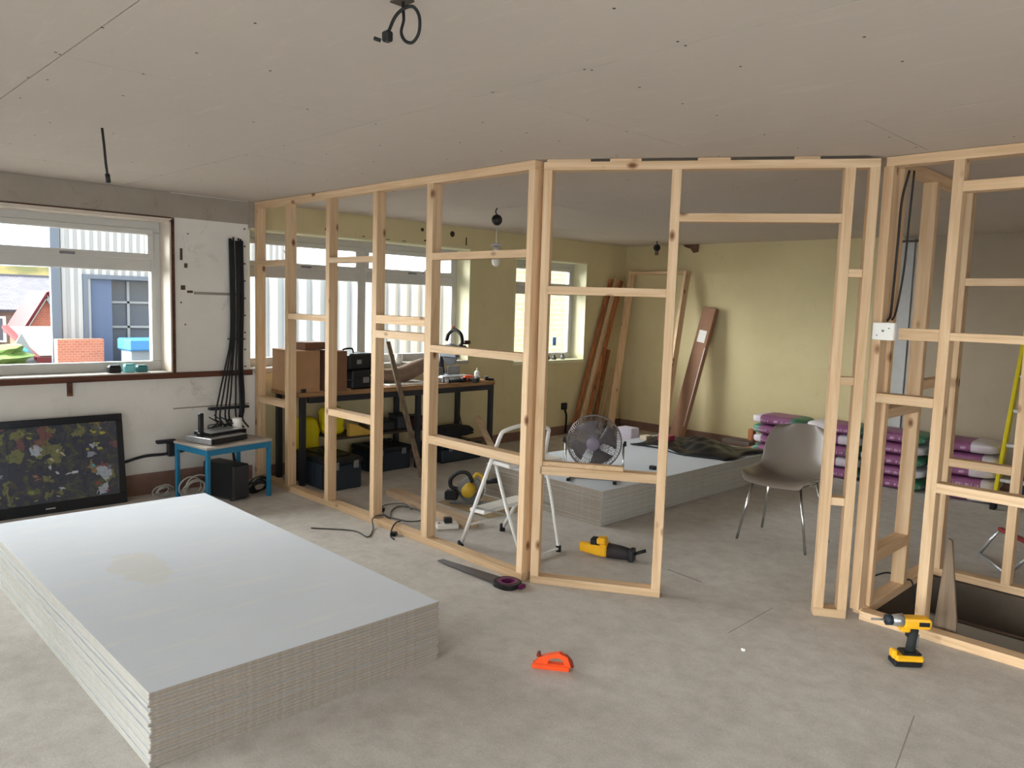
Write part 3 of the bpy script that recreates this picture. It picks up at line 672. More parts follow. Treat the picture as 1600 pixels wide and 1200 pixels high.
# on the bench
def carton(loc, sx, sy, sz, rz, label, mat=M_CARD, flap=True):
    t = thing('cardboard_box', label, 'box', loc, rz, 'cardboard boxes on the bench')
    MB().box(-sx/2, sx/2, -sy/2, sy/2, 0, sz, 0, .002).build('carton', mat, t)
    b = MB(); b.box(-sx/2, -.002, -sy/2, sy/2, sz, sz+.004); b.box(.002, sx/2, -sy/2, sy/2, sz, sz+.004); b.build('flap', mat, t)
    MB().box(-.025, .025, -sy/2-.001, sy/2+.001, sz+.004, sz+.005).build('tape', plain('parcel_tape', (150, 120, 84), .3), t)
    return t
carton((-5.80, 3.215, .77), .37, .24, .335, -.04, 'tall cardboard box at the left end of the bench')
carton((-5.76, 3.475, .77), .36, .19, .33, -.03, 'darker cardboard box in the middle of the box row on the bench', M_CARDD)
carton((-5.80, 3.34, 1.112), .22, .24, .055, .1, 'flat brown carton lying across the tall boxes', M_CARDD)
tc_ = thing('tool_case', 'black plastic tool case, lower of the two beside the cardboard boxes', 'tool case', (-5.79, 3.78, .77), .05, 'black tool cases')
MB().box(-.16, .16, -.14, .14, 0, .16, 0, .012).build('body', M_BLACK, tc_); MB().box(-.162, .162, -.142, .142, .07, .082, 0, .004).build('seam', M_DKMETAL, tc_)
MB().box(.155, .172, -.03, .03, .05, .10, 0, .004).build('latch', M_GREY, tc_); MB().box(.158, .166, .045, .135, .105, .12, 0, .002).build('label_strip', plain('ochre_label', (160, 132, 60), .6), tc_)
tu = thing('tool_case', 'black tool case with raised handle stacked on the lower case', 'tool case', (-5.80, 3.77, .931), .12, 'black tool cases')
MB().box(-.14, .14, -.155, .125, 0, .14, 0, .015).build('body', M_BLACK, tu)
MB().tube(curve([(0, -.12, .14), (0, -.11, .17), (0, -.02, .175), (0, .0, .14)]), .008, 6).build('handle', M_BLACKR, tu)
MB().box(.135, .15, -.08, -.03, .05, .09, 0, .004).build('latch', M_GREY, tu)
b = MB(); b.box(-.13, .13, -.06, .06, 0, .012, 0, .002); o = b.build('timber_offcut', W_B, keep=True); o.location = (-5.74, 3.70-.08, .7705); tag(o, 'short pale offcut lying flat before the black tool cases', 'timber'); o.location = (-5.72, 3.585, .7705); o.scale = (1, .45, 1)
# rolled brown packing and white tile on the bench
pts = curve([(-5.86, 4.08, .86), (-5.86, 4.22, .84), (-5.86, 4.36, .855), (-5.86, 4.52, .91), (-5.86, 4.60, .95)], 6)
tag(MB().tube(pts, [.05+.03*math.sin(i/len(pts)*PI) for i in range(len(pts))], 12).build('packing_roll', plain('brown_grey_paper', (134, 112, 96), .85, var=.3)), 'crumpled brown paper roll lying on the bench behind the white sheet', 'paper roll')
tag(MB().box(-5.98, -5.66, 4.06, 4.55, .7703, .783, 0, .003).build('melamine_sheet', plain('white_melamine', (228, 226, 220), .4)), 'flat white melamine sheet lying on the middle of the bench', 'panel')
mg = thing('mug', 'white mug standing on the sill of the middle window', 'mug', (WX-.06, 4.52, .934))
MB().lathe([(.03, 0), (.036, .005), (.038, .085), (.034, .085), (.032, .01)], 18).build('cup', M_WHITE, mg); MB().tube(curve([(.036, 0, .07), (.06, 0, .065), (.06, 0, .03), (.036, 0, .02)]), .005, 6).build('handle', M_WHITE, mg)
dr = thing('pistol_tool', 'dark corded power tool resting on the bench behind the leaning batten', 'power tool', (-5.86, 4.02, .784), .3)
MB().tube([(-.03, -.1, .05), (-.03, .08, .05)], .03, 10).build('motor_body', plain('dark_red_brown', (66, 42, 36), .5), dr); MB().box(-.045, -.015, -.06, -.02, 0, .05, 0, .006).build('grip', M_BLACK, dr)
# mitre saw
ms = thing('mitre_saw', 'silver and black mitre saw with curved top handle on the bench', 'saw', (-5.80, 4.88, .77), .1)
MB().lathe([(.15, 0), (.155, .01), (.155, .05), (.14, .06)], 28).box(-.13, .10, -.21, .21, 0, .055, 0, .006).build('turntable_base', M_SILVER, ms)
b = MB(); b.box(-.09, -.065, -.21, -.03, .055, .13, 0, .005); b.box(-.09, -.065, .03, .21, .055, .13, 0, .005); b.build('fence', plain('dull_alloy', (130, 132, 138), .4, .6), ms)
MB().box(.1, .2, -.03, .03, .01, .045, 0, .006).build('mitre_arm', M_BLACK, ms)
MB().tube([(-.13, .02, .06), (-.15, .02, .16), (-.14, .02, .26)], .028, 10).build('pivot_post', M_DKMETAL, ms)
b = MB(); b.lathe([(.10, -.004), (.10, .004)], 32, 0, Matrix.Translation((-.01, 0, .25)) @ Matrix.Rotation(PI/2, 4, 'X')); b.build('blade', M_DKMETAL, ms)
b = MB(); b.prism([(.105*math.cos(a), .105*math.sin(a)) for a in [PI*k/14 for k in range(15)]]+[(-.105, -.03), (.105, -.03)], -.03, .03, 0, Matrix.Translation((-.01, 0, .26)) @ Matrix.Rotation(PI/2, 4, 'X'), .006); b.build('blade_guard', plain('saw_grey', (84, 90, 98), .4), ms)
b = MB(); pts = curve([(-.06, 0, .39), (-.03, 0, .46), (.05, 0, .50), (.13, 0, .46), (.15, 0, .38), (.11, 0, .34)], 6); b.tube(pts, .017, 8); b.build('top_handle', M_BLACKR, ms)
MB().tube([(-.01, .05, .30), (-.01, .2, .30)], .045, 14).build('motor', M_BLACK, ms)
MB().tube([(-.01, .2, .37), (-.01, .27, .37)], .022, 10).build('dust_port', plain('dark_maroon', (58, 20, 22), .4), ms)
MB().lathe([(.02, 0), (.02, .03)], 10, 0, Matrix.Translation((.02, 0, .505))).build('trigger_cap', plain('copper_orange', (196, 128, 92), .5), ms)
# drill, bottle, tins at the right end
dd = thing('cordless_drill', 'orange and black cordless drill lying at the right end of the bench', 'drill', (-5.66, 5.0, .77), .4)
MB().tube([(0, -.09, .035), (0, .06, .035)], .027, 10).build('body', M_ORANGE, dd); MB().tube([(0, .06, .035), (0, .11, .033)], [.022, .012], 10).build('chuck', M_BLACK, dd)
MB().beam((0, -.05, .03), (.10, -.07, .02), .03, .028, 0, .005).build('grip', M_BLACK, dd); MB().box(.09, .13, -.11, -.03, .001, .045, 0, .005).build('battery', M_BLACK, dd)
gb = thing('glue_bottle', 'white squeeze bottle with nozzle at the right end of the bench', 'bottle', (-5.72, 5.16, .77))
MB().lathe([(.024, 0), (.026, .01), (.026, .08), (.012, .095)], 16).build('bottle', M_WHITE, gb); MB().lathe([(.009, .095), (.004, .125)], 10).build('nozzle', plain('cream_cap', (230, 214, 180), .5), gb)
for k, (x, y, c, lab) in enumerate([(-5.70, 5.07, (120, 74, 60), 'small brown tin beside the white bottle on the bench'), (-5.66, 5.12, (170, 160, 150), 'small grey pot beside the white bottle on the bench'), (-5.66, 5.235, (20, 18, 24), 'small black pot at the very end of the bench'), (-5.66, 4.72, (190, 194, 196), 'small pale pot in front of the mitre saw')]):
    t = thing('small_pot', lab, 'pot', (x, y, .77)); MB().lathe([(.02, 0), (.021, .035)], 14).build('pot', plain('pot%d' % k, c, .5), t); MB().lathe([(.022, .035), (.022, .042)], 14).build('lid', M_GREY, t)
tag(MB().box(-5.72, -5.64, 4.76, 4.93, .7703, .80, 0, .008).build('sanding_block', plain('dark_green_grey', (52, 60, 62), .6)), 'dark green sanding block on the bench in front of the mitre saw', 'sanding block')

# below the bench
def toolbox(loc, sx, sy, sz, rz, label, mat=M_NAVY):
    t = thing('tool_box', label, 'toolbox', loc, rz, 'black tool boxes under the bench')
    MB().box(-sx/2, sx/2, -sy/2, sy/2, 0, sz*.8, 0, .012).build('body', mat, t)
    b = MB(); b.box(-sx/2-.008, sx/2+.008, -sy/2-.008, sy/2+.008, sz*.8, sz, 0, .012); b.box(-sx*.35, sx*.35, -sy*.3, sy*.3, sz, sz+.012, 0, .005); b.build('lid', M_BLACK, t)
    for s_ in (-1, 1): MB().box(sx/2, sx/2+.014, s_*sy*.3-.022, s_*sy*.3+.022, sz*.66, sz*.9, 0, .003).build('latch', M_GREY, t)
    MB().tube(curve([(-.0, -sy*.25, sz+.01), (0, -sy*.22, sz+.035), (0, sy*.22, sz+.035), (0, sy*.25, sz+.01)]), .009, 6).build('handle', M_BLACK, t)
    b = MB()
    for s_ in (-.3, -.1, .1, .3): b.box(s_*sx-.012, s_*sx+.012, -sy/2-.006, -sy/2, .02, sz*.72)
    b.build('ribs', mat, t)
    return t
toolbox((-5.58, 3.38, 0), .56, .31, .26, .02, 'large black toolbox on the floor nearest the long stud frame')
toolbox((-5.83, 4.10, 0), .34, .42, .22, .0, 'black toolbox under the middle of the bench')
toolbox((-5.80, 4.90, 0), .36, .52, .17, .03, 'long low black toolbox under the right half of the bench')
def sack(name, c, sx, sy, sz, mat, label, seed, cat='bag', e=3.2):
    rr = random.Random(seed); b = MB(); q = bmesh.ops.create_icosphere(b.bm, subdivisions=4, radius=1)
    for v in q['verts']:
        p = v.co.copy()
        s_ = (abs(p.x)**e+abs(p.y)**e+abs(p.z)**e)**(1/e); p = p/s_
        w = 1+.05*math.sin(9*p.x+seed)+.05*math.sin(11*p.z+2*seed)+.04*math.sin(7*p.y*3)
        v.co = Vector((c[0]+p.x*sx/2*w, c[1]+p.y*sy/2*w, c[2]+sz/2+p.z*sz/2*(1+.04*math.sin(8*p.x))))
    for f in b.bm.faces: f.smooth = True
    return tag(b.build(name, mat), label, cat)
sack('rubble_sack', (-5.955, 3.37, .0), .12, .24, .50, M_YELG, 'tall bright yellow sack under the left end of the bench', 1, e=9)
sack('rubble_sack', (-5.87, 3.60, .355), .20, .16, .24, M_YELG, 'yellow sack on the lower bench shelf beside the steel leg', 4, e=6)
b = MB(); b.prism([(0, 0), (.24, 0), (.22, .03), (.05, .11), (0, .12)], -.03, .03, 0, Matrix.Translation((-5.70, 3.66, .352)) @ Matrix.Rotation(PI/2, 4, 'Z') @ Matrix.Rotation(PI/2, 4, 'X'), .006)
tag(b.build('yellow_wedge', plain('dull_yellow', (196, 160, 70), .6)), 'dull yellow wedge shaped tool case on the lower bench shelf', 'case')
for k, (y, z, sx, sy, sz, c, lab, nm, cat) in enumerate([
    (3.98, .35, .16, .12, .11, (96, 80, 60), 'brown tub on the lower bench shelf', 'plastic_tub', 'tub'),
    (4.14, .35, .18, .14, .08, (44, 42, 44), 'dark flat case on the lower bench shelf', 'small_case', 'case'),
    (4.32, .35, .16, .14, .12, (60, 62, 66), 'grey box on the lower bench shelf right of the dark case', 'parts_box', 'box'),
    (4.50, .35, .16, .12, .09, (84, 50, 46), 'maroon box at the right end of the lower bench shelf', 'parts_box', 'box')]):
    t = thing(nm, lab, cat, (-5.86, y, z)); MB().box(-sx/2, sx/2, -sy/2, sy/2, 0, sz, 0, .008).build('body', plain('shelfitem%d' % k, c, .6), t); MB().box(-sx/2-.003, sx/2+.003, -sy/2-.003, sy/2+.003, sz, sz+.012, 0, .003).build('lid', M_BLACK, t)
sack('black_holdall', (-5.80, 4.92, .222), .30, .42, .10, M_BLACKR, 'black soft bag lying on the long low toolbox', 6)
tag(MB().tube(curve([(-5.95, 5.08, .73), (-5.93, 5.09, .55), (-5.9, 5.1, .40), (-5.88, 5.12, .27)]), .006, 6).build('hanging_lead', plain('brown_lead', (70, 56, 44), .7)), 'thin brown lead hanging below the bench top at its right end', 'cable')

# leaning batten by the bench, and short one
tag(MB().beam((-5.24, 4.115, .012), (-5.742, 4.09, 1.165), .045, .02, 0, .001, up=(1, 0, 0)).build('timber_batten', W_OLD), 'thin dark batten leaning from the floor against the front edge of the bench', 'timber')
# planks on the floor
def fl_plank(p, q, w, h, mat, label):
    return tag(MB().beam((p[0], p[1], h/2), (q[0], q[1], h/2), w, h, 0, .001).build('floor_plank', mat), label, 'timber')
fl_plank((-4.96, 3.60), (-3.86, 3.47), .12, .045, W_OLDX, 'pale plank lying flat on the floor behind the long stud frame')
sb = MB().beam((-4.55, 4.52, .012), (-5.56, 5.03, .43), .055, .022, 0, .001)
tag(sb.build('timber_batten', W_OLDX), 'short pale batten propped with one end on the long low toolbox', 'timber')

# ------------------------------------------------------------------ leads and socket near the frame
M_LEAD = plain('grey_lead', (96, 94, 92), .6)
def lead(pts, label, mat=M_LEAD, r=.005): return tag(MB().tube(curve(pts, 10), r, 6).build('extension_lead', mat), label, 'cable')
z = .0055
lead([(-4.52, 2.62, z), (-4.30, 2.80, z), (-4.12, 2.80, z), (-4.25, 2.93, z), (-4.325, 2.975, .045), (-4.34, 3.03, .058), (-4.355, 3.095, .045), (-4.38, 3.16, z), (-4.55, 3.30, z), (-4.60, 3.42, z), (-4.40, 3.45, z), (-4.22, 3.33, z), (-4.25, 3.22, z), (-4.42, 3.16, .0165), (-4.58, 3.24, z), (-4.70, 3.34, z), (-4.62, 3.45, .0165), (-4.44, 3.40, .0165)], 'grey extension lead looped on the floor and crossing under the long stud frame')
lead([(-4.62, 3.12, z), (-4.45, 3.10, z), (-4.28, 3.10, z), (-4.17, 3.095, .045), (-4.13, 3.035, .058), (-4.09, 2.975, .045), (-4.05, 2.93, z), (-3.97, 2.90, z)], 'short dark lead with a plug crossing the sole plate', M_CB)
pg = thing('plug', 'small black plug on the lead in front of the long stud frame', 'plug', (-4.05, 2.955, 0), .6)
MB().box(-.022, .022, -.018, .018, .001, .028, 0, .006).build('body', M_BLACK, pg); MB().box(.022, .034, -.003, .003, .01, .018).build('pin', M_CHROME, pg)
pg = thing('plug', 'black plug lying on the floor just behind the long stud frame', 'plug', (-4.55, 3.20, 0.012), .2)
MB().box(-.03, .03, -.02, .02, .001, .03, 0, .006).build('body', M_BLACK, pg); MB().box(.03, .042, -.003, .003, .01, .018).build('pin', M_CHROME, pg)
xs = thing('extension_socket', 'white socket block with a black plug on the floor by the stepladder', 'socket', (-3.97, 3.34, 0), -.5)
MB().box(-.045, .045, -.075, .075, 0, .035, 0, .005).build('socket_block', M_WHITE, xs)
MB().box(-.028, .02, -.02, .035, .035, .075, 0, .006).build('plug_top', M_BLACK, xs); MB().box(-.01, .01, -.06, -.045, .035, .04, 0, .002).build('rocker_switch', plain('red_switch', (190, 40, 36), .5), xs)
# vertical lead loop near stairwell
tag(MB().tube(curve([(-1.52, 4.25, .006), (-1.60, 4.45, .03), (-1.55, 4.62, .06), (-1.45, 4.62, .052), (-1.40, 4.60, .05), (-1.36, 4.55, -.05)]), .005, 6).build('thin_lead', M_DKMETAL), 'thin dark lead curling over the stairwell side plate', 'cable')

# ------------------------------------------------------------------ stepladder
sl = thing('step_ladder', 'white steel two step ladder with a looped hand rail behind the stud frame', 'stepladder', (-3.37, 3.37, 0))
F1, G1, E1, D1 = Vector((-3.57, 3.12, .02)), Vector((-3.68, 3.59, .02)), Vector((-3.10, 3.20, .02)), Vector((-3.14, 3.56, .02))
AN, AF = Vector((-3.355, 3.165, .60)), Vector((-3.31, 3.59, .60))
HN, HF = Vector((-3.33, 3.20, .73)), Vector((-3.275, 3.575, .725))
M_WP = plain('white_powder_coat', (226, 226, 224), .35, var=.05)
pts = [F1, F1.lerp(AN, .5), AN]+curve([HN, HN+Vector((.015, .03, .045)), (HN+HF)/2+Vector((.02, 0, .075)), HF+Vector((.015, -.03, .045)), HF], 6)+[AF, AF.lerp(G1, .5), G1]
MB().tube(pts, .0125, 10).build('front_rail', M_WP, sl, world=True)
MB().tube([AN+Vector((.01, .02, -.02))]+[AN.lerp(E1, .5)]+[E1, D1]+[D1.lerp(AF, .5), AF+Vector((.01, -.02, -.02))], .011, 10).build('rear_rail', M_WP, sl, world=True)
def stepp(t, w, nm):
    a, c = F1.lerp(AN, t), G1.lerp(AF, t); m_ = (a+c)/2
    b = MB(); b.box(-w/2, w/2, -(c-a).length/2, (c-a).length/2, -.012, .012, 0, .004, Matrix.Translation(m_+Vector((w/2-.03, 0, 0))) @ Matrix.Rotation(math.atan2(c.y-a.y, c.x-a.x)-PI/2, 4, 'Z')); b.build(nm, M_WP, sl, world=True)
stepp(.42, .12, 'step'); stepp(.97, .20, 'top_step')
for q in (F1, G1): MB().tube([q+Vector((0, 0, -.019)), q+Vector((0, 0, .03))], .019, 10).build('rubber_foot', M_BLACKR, sl, world=True)
for q in (E1, D1): MB().tube([q+Vector((0, 0, -.019)), q+Vector((0, 0, .018))], .017, 10).build('rubber_foot', M_BLACKR, sl, world=True)
MB().tube([F1.lerp(AN, .25), G1.lerp(AF, .18)], .007, 8).build('cross_brace', M_WP, sl, world=True)
MB().tube([F1.lerp(AN, .45)+Vector((.0, .01, 0)), E1.lerp(AN, .45)+Vector((0, .01, 0))], .004, 6).build('stay', M_GREY, sl, world=True); MB().tube([G1.lerp(AF, .45), D1.lerp(AF, .45)], .004, 6).build('stay', M_GREY, sl, world=True)

# ------------------------------------------------------------------ circular saw
cs = thing('circular_saw', 'grey and yellow circular saw standing on the floor behind the long stud frame', 'saw', (-4.36, 3.90, 0), math.radians(218))
MB().box(-.15, .15, -.06, .07, .0, .006, 0, .001).build('base_plate', M_GREY, cs)
Mg = Matrix.Translation((0, -.01, .10)) @ Matrix.Rotation(PI/2, 4, 'X')
MB().lathe([(.09, -.004), (.09, .004)], 30, 0, Mg @ Matrix.Translation((0, 0, -.0))).build('blade', M_SILVER, cs)
b = MB(); b.prism([(.105*math.cos(a), .105*math.sin(a)) for a in [PI*k/16 for k in range(17)]]+[(-.105, -.02), (.105, -.02)], -.024, .024, 0, Mg, .006); b.build('blade_guard', plain('light_alloy', (150, 152, 150), .4, .4), cs)
MB().prism([(.1*math.cos(a), .1*math.sin(a)) for a in [PI+PI*k/12 for k in range(13)]], -.012, .012, 0, Mg).build('lower_guard', plain('guard_grey', (110, 112, 112), .4, .3), cs)
MB().tube([(.0, .02, .12), (.0, .13, .12)], .05, 16).build('motor', plain('saw_yellow', (206, 170, 52), .5), cs)
pts = curve([(-.02, .03, .17), (.02, .03, .235), (.09, .03, .24), (.15, .03, .19), (.15, .03, .13), (.10, .03, .11)], 6); MB().tube(pts, .016, 8).build('rear_handle', M_BLACK, cs)
pts = curve([(-.09, .02, .17), (-.10, .02, .21), (-.05, .02, .235), (-.02, .02, .20)], 6); MB().tube(pts, .014, 8).build('front_handle', plain('saw_yellow', (206, 170, 52), .5), cs)
MB().box(.09, .19, -.0, .08, .03, .10, 0, .01).build('battery', M_BLACK, cs)
MB().tube([(-.12, -.02, .17), (-.20, -.02, .185)], .02, 10).build('dust_spout', M_DKMETAL, cs)
tag(MB().box(-4.55, -3.95, 3.72, 4.15, 0, .0025).build('cutting_sheet', plain('tan_hardboard', (158, 138, 106), .8, var=.2)), 'thin tan hardboard sheet on the floor beneath the circular saw', 'board')
cs.location.z = .003

# ------------------------------------------------------------------ handsaw
hs = thing('hand_saw', 'handsaw with purple and black handle lying against the sole plate corner', 'handsaw', (-2.90, 2.90, 0), math.radians(187-4))
MB().prism([(.07, -.055), (.56, -.015), (.56, .03), (.07, .055)], .012, .0135).build('blade', plain('dull_blade', (96, 90, 92), .4, .6), hs)
def ring(outer, inner, z0, z1, mat, name, parent, bev=0):
    b = MB(); N = len(outer)
    vo = [[b.bm.verts.new((x, y, z)) for x, y in outer] for z in (z0, z1)]; vi = [[b.bm.verts.new((x, y, z)) for x, y in inner] for z in (z0, z1)]
    for i in range(N):
        j = (i+1) % N
        b.bm.faces.new((vo[0][i], vo[0][j], vo[1][j], vo[1][i])); b.bm.faces.new((vi[0][j], vi[0][i], vi[1][i], vi[1][j]))
        b.bm.faces.new((vo[1][i], vo[1][j], vi[1][j], vi[1][i])); b.bm.faces.new((vo[0][j], vo[0][i], vi[0][i], vi[0][j]))
    return b.build(name, mat, parent)
def ell(cx, cy, rx, ry, n=24, p=2.5): return [(cx+rx*math.copysign(abs(math.cos(t))**(2/p), math.cos(t)), cy+ry*math.copysign(abs(math.sin(t))**(2/p), math.sin(t))) for t in [2*PI*k/n for k in range(n)]]
ring(ell(.02, 0, .075, .07), ell(.015, 0, .035, .038), 0, .028, M_BLACK, 'handle', hs)
ring(ell(.02, 0, .055, .055), ell(.015, 0, .034, .037), -.0005+.001, .030, M_PURPLE, 'handle_insert', hs)
b = MB(); b.box(-.075, -.045, -.05, .0, 0, .024, 0, .006).build('handle_spur', M_PURPLE, hs)

# ------------------------------------------------------------------ orange hand tool and impact driver, reciprocating saw
ot = thing('orange_rasp', 'small orange plastic hand tool lying on the open concrete floor', 'hand tool', (-2.10, 2.37, 0), math.radians(35))
MB().box(-.085, .075, -.022, .022, 0, .022, 0, .004).build('sole', M_ORANGE, ot)
MR = Matrix.Rotation(PI/2, 4, 'X')
b = MB(); outer = [(-.08, .018), (-.055, .05), (-.02, .062), (.03, .075), (.065, .06), (.082, .018)]; inner = [(-.02, .026), (-.012, .044), (.0, .05), (.028, .054), (.045, .045), (.052, .026)]
vo = [[b.bm.verts.new((x, y, z)) for x, y in outer] for z in (-.014, .014)]; vi = [[b.bm.verts.new((x, y, z)) for x, y in inner] for z in (-.014, .014)]
for i in range(6):
    j = (i+1) % 6
    for q in ((vo[0][i], vo[0][j], vo[1][j], vo[1][i]), (vi[0][j], vi[0][i], vi[1][i], vi[1][j]), (vo[1][i], vo[1][j], vi[1][j], vi[1][i]), (vo[0][j], vo[0][i], vi[0][i], vi[0][j])): b.bm.faces.new(q)
b.M = MR; b.build('handle', M_ORANGE, ot)
MB().lathe([(.008, -.016), (.008, .016)], 12, 0, Matrix.Translation((-.06, 0, .058)) @ MR).build('front_knob', plain('dark_red_knob', (120, 36, 22), .5), ot)
MB().tube(curve([(.055, 0, .066), (.078, 0, .045), (.088, 0, .015)]), .006, 6).build('dark_edge', plain('dark_red_knob', (120, 36, 22), .5), ot)

dw = thing('impact_driver', 'yellow and black cordless impact driver standing upright on the floor by the stairwell frame', 'power tool', (-1.085, 3.60, 0), math.radians(43))
b = MB(); b.box(-.075, .05, -.037, .037, 0, .03, 0, .008); b.build('battery_base', M_BLACK, dw)
MB().box(-.07, .056, -.039, .039, .022, .052, 0, .01).build('battery_top', M_YEL, dw); MB().box(-.078, -.055, -.02, .02, .03, .07, 0, .006).build('battery_clip', M_YEL, dw)
MB().box(-.04, .045, -.034, .034, .052, .066, 0, .006).build('foot_collar', M_BLACK, dw)
MB().tube([(.005, 0, .06), (.008, 0, .11), (.012, 0, .165)], [.021, .019, .022], 12).build('grip', plain('grip_rubber', (36, 40, 40), .75), dw)
MB().tube([(.032, 0, .08), (.034, 0, .14)], .006, 6).build('grip_rib', M_GREY, dw)
MB().box(-.022, -.006, -.008, .008, .13, .165, 0, .004).build('trigger', M_BLACK, dw)
b = MB(); b.box(-.045, .075, -.031, .031, .172, .222, 0, .014, None, 2); b.box(-.05, -.01, -.026, .026, .155, .18, 0, .006); b.build('motor_housing', M_YEL, dw)
MB().box(.02, .066, -.0325, .0325, .188, .208, 0, .001).build('side_plate', M_BLACK, dw)
MB().box(.06, .08, -.028, .028, .18, .215, 0, .006).build('rear_cap', plain('dull_yellow', (196, 160, 70), .6), dw)
MB().tube([(-.04, 0, .202), (-.088, 0, .202)], [.031, .023], 16).build('nose_cone', M_SILVER, dw); MB().tube([(-.086, 0, .202), (-.112, 0, .202)], .0235, 14).build('collar', M_NAVY, dw)
MB().tube([(-.112, 0, .202), (-.175, 0, .202)], .005, 8).build('bit', M_GREY, dw)

rs = thing('reciprocating_saw', 'yellow and black reciprocating saw lying on the floor behind the diagonal frame', 'power tool', (-2.86, 3.72, 0), math.radians(24))
b = MB(); b.prism([(-.20, .0), (-.05, -.055), (-.01, -.055), (-.01, .055), (-.06, .05), (-.10, .018), (-.2, .02)], .012, .075, 0, None, .01); b.build('rear_handle', M_YEL, rs)
MB().box(-.055, -.01, -.05, .05, .07, .09, 0, .006).build('battery_clip', M_YEL, rs)
MB().box(-.12, -.06, -.03, .03, .07, .115, 0, .008).build('battery', M_BLACK, rs); MB().box(-.075, -.02, -.045, .03, .085, .125, 0, .008).build('top_shroud', M_YEL, rs)
MB().tube([(-.012, 0, .045), (.07, 0, .043), (.13, 0, .04)], [.046, .042, .034], 14).build('gear_boot', plain('boot_rubber', (52, 46, 50), .7), rs)
MB().box(.125, .155, -.04, .04, .0, .075, 0, .005).build('shoe', M_DKMETAL, rs)
MB().tube([(.15, 0, .045), (.22, .02, .07)], .011, 8).build('blade_clamp', M_BLACK, rs)

# ------------------------------------------------------------------ shell chair
ch = thing('shell_chair', 'taupe moulded shell chair on thin chrome legs inside the partitioned room', 'chair', (-2.33, 4.92, 0), math.radians(3))
prof = [(-.235, .405, .19), (-.225, .425, .215), (-.19, .435, .232), (-.12, .428, .245), (-.04, .42, .25), (.05, .418, .25), (.12, .43, .248), (.17, .462, .245), (.2, .51, .24), (.222, .57, .236), (.242, .64, .23), (.262, .71, .215), (.276, .755, .185), (.283, .775, .14)]
b = MB(); g_ = []
for i, (y, zz, w) in enumerate(prof):
    t = i/(len(prof)-1); row = []
    for k in range(-8, 9):
        u = k/8; a = abs(u)**2.6
        seatw = max(0, 1-t*1.5); bk = max(0, min(1, (t-.4)/.3))
        row.append(b.bm.verts.new((u*w, y-a*.10*bk*(1-.3*t), zz+a*.055*(1-bk)*min(1, t*5+.2)-a*.02*(t > .93))))
    g_.append(row)
for i in range(len(g_)-1):
    for k in range(16): f = b.bm.faces.new((g_[i][k], g_[i][k+1], g_[i+1][k+1], g_[i+1][k])); f.smooth = True
so = b.build('seat_shell', plain('taupe_plastic', (118, 108, 98), .28, var=.05, spec=.6), ch)
md = so.modifiers.new('thick', 'SOLIDIFY'); md.thickness = .008; md.offset = 0; ss = so.modifiers.new('ss', 'SUBSURF'); ss.levels = 1; ss.render_levels = 2
for sx in (-1, 1):
    MB().tube([(sx*.16, -.15, .415), (sx*.235, -.19, .0)], .009, 8).build('leg', M_CHROME, ch)
    MB().tube([(sx*.16, .12, .415), (sx*.235, .20, .0)], .009, 8).build('leg', M_CHROME, ch)
b = MB()
b.tube([(-.16, -.15, .412), (.16, -.15, .412)], .008, 8); b.tube([(-.16, .12, .408), (.16, .12, .408)], .008, 8)
for sx in (-1, 1): b.tube([(sx*.16, -.15, .41), (sx*.16, .12, .408)], .008, 8)
b.build('under_frame', M_CHROME, ch)

# ------------------------------------------------------------------ pedestal fan on the back stack
fz = .2535
fn = thing('pedestal_fan', 'round metal cage fan standing on the back plasterboard stack', 'fan', (-3.60, 4.44, fz), math.radians(33))
M_CAGE = plain('grey_wire', (126, 122, 124), .4, .5); FC = Vector((0, 0, .285)); R_ = .20
def ringpts(r, y, n=40): return [(FC.x+r*math.cos(2*PI*k/n), y, FC.z+r*math.sin(2*PI*k/n)) for k in range(n)]
b = MB(); b.tube(ringpts(R_, -.0), .005, 6, closed=True); b.tube(ringpts(R_, -.035), .004, 6, closed=True)
for r, y in ((.17, -.075), (.12, -.095), (.07, -.1)): b.tube(ringpts(r, y, 28), .0018, 4, closed=True)
for k in range(72):
    a = 2*PI*k/72; c_, s_ = math.cos(a), math.sin(a)
    b.tube([(FC.x+.045*c_, -.1, FC.z+.045*s_), (FC.x+.12*c_, -.095, FC.z+.12*s_), (FC.x+.175*c_, -.075, FC.z+.175*s_), (FC.x+R_*c_, -.035, FC.z+R_*s_)], .0020, 3)
b.build('front_cage', M_CAGE, fn)
b = MB()
for k in range(48):
    a = 2*PI*k/48; c_, s_ = math.cos(a), math.sin(a)
    b.tube([(FC.x+.05*c_, .07, FC.z+.05*s_), (FC.x+.17*c_, .05, FC.z+.17*s_), (FC.x+R_*c_, 0, FC.z+R_*s_)], .0020, 3)
b.build('rear_cage', M_CAGE, fn)
MB().lathe([(.05, 0), (.046, .008), (.01, .01)], 20, 0, Matrix.Translation((0, -.1, FC.z)) @ Matrix.Rotation(PI/2, 4, 'X')).build('cage_badge', plain('lilac_grey', (140, 130, 150), .5), fn)
MB().tube([(0, 0, FC.z), (0, .09, FC.z), (0, .14, FC.z)], [.05, .055, .035], 16).build('motor', M_DKMETAL, fn)
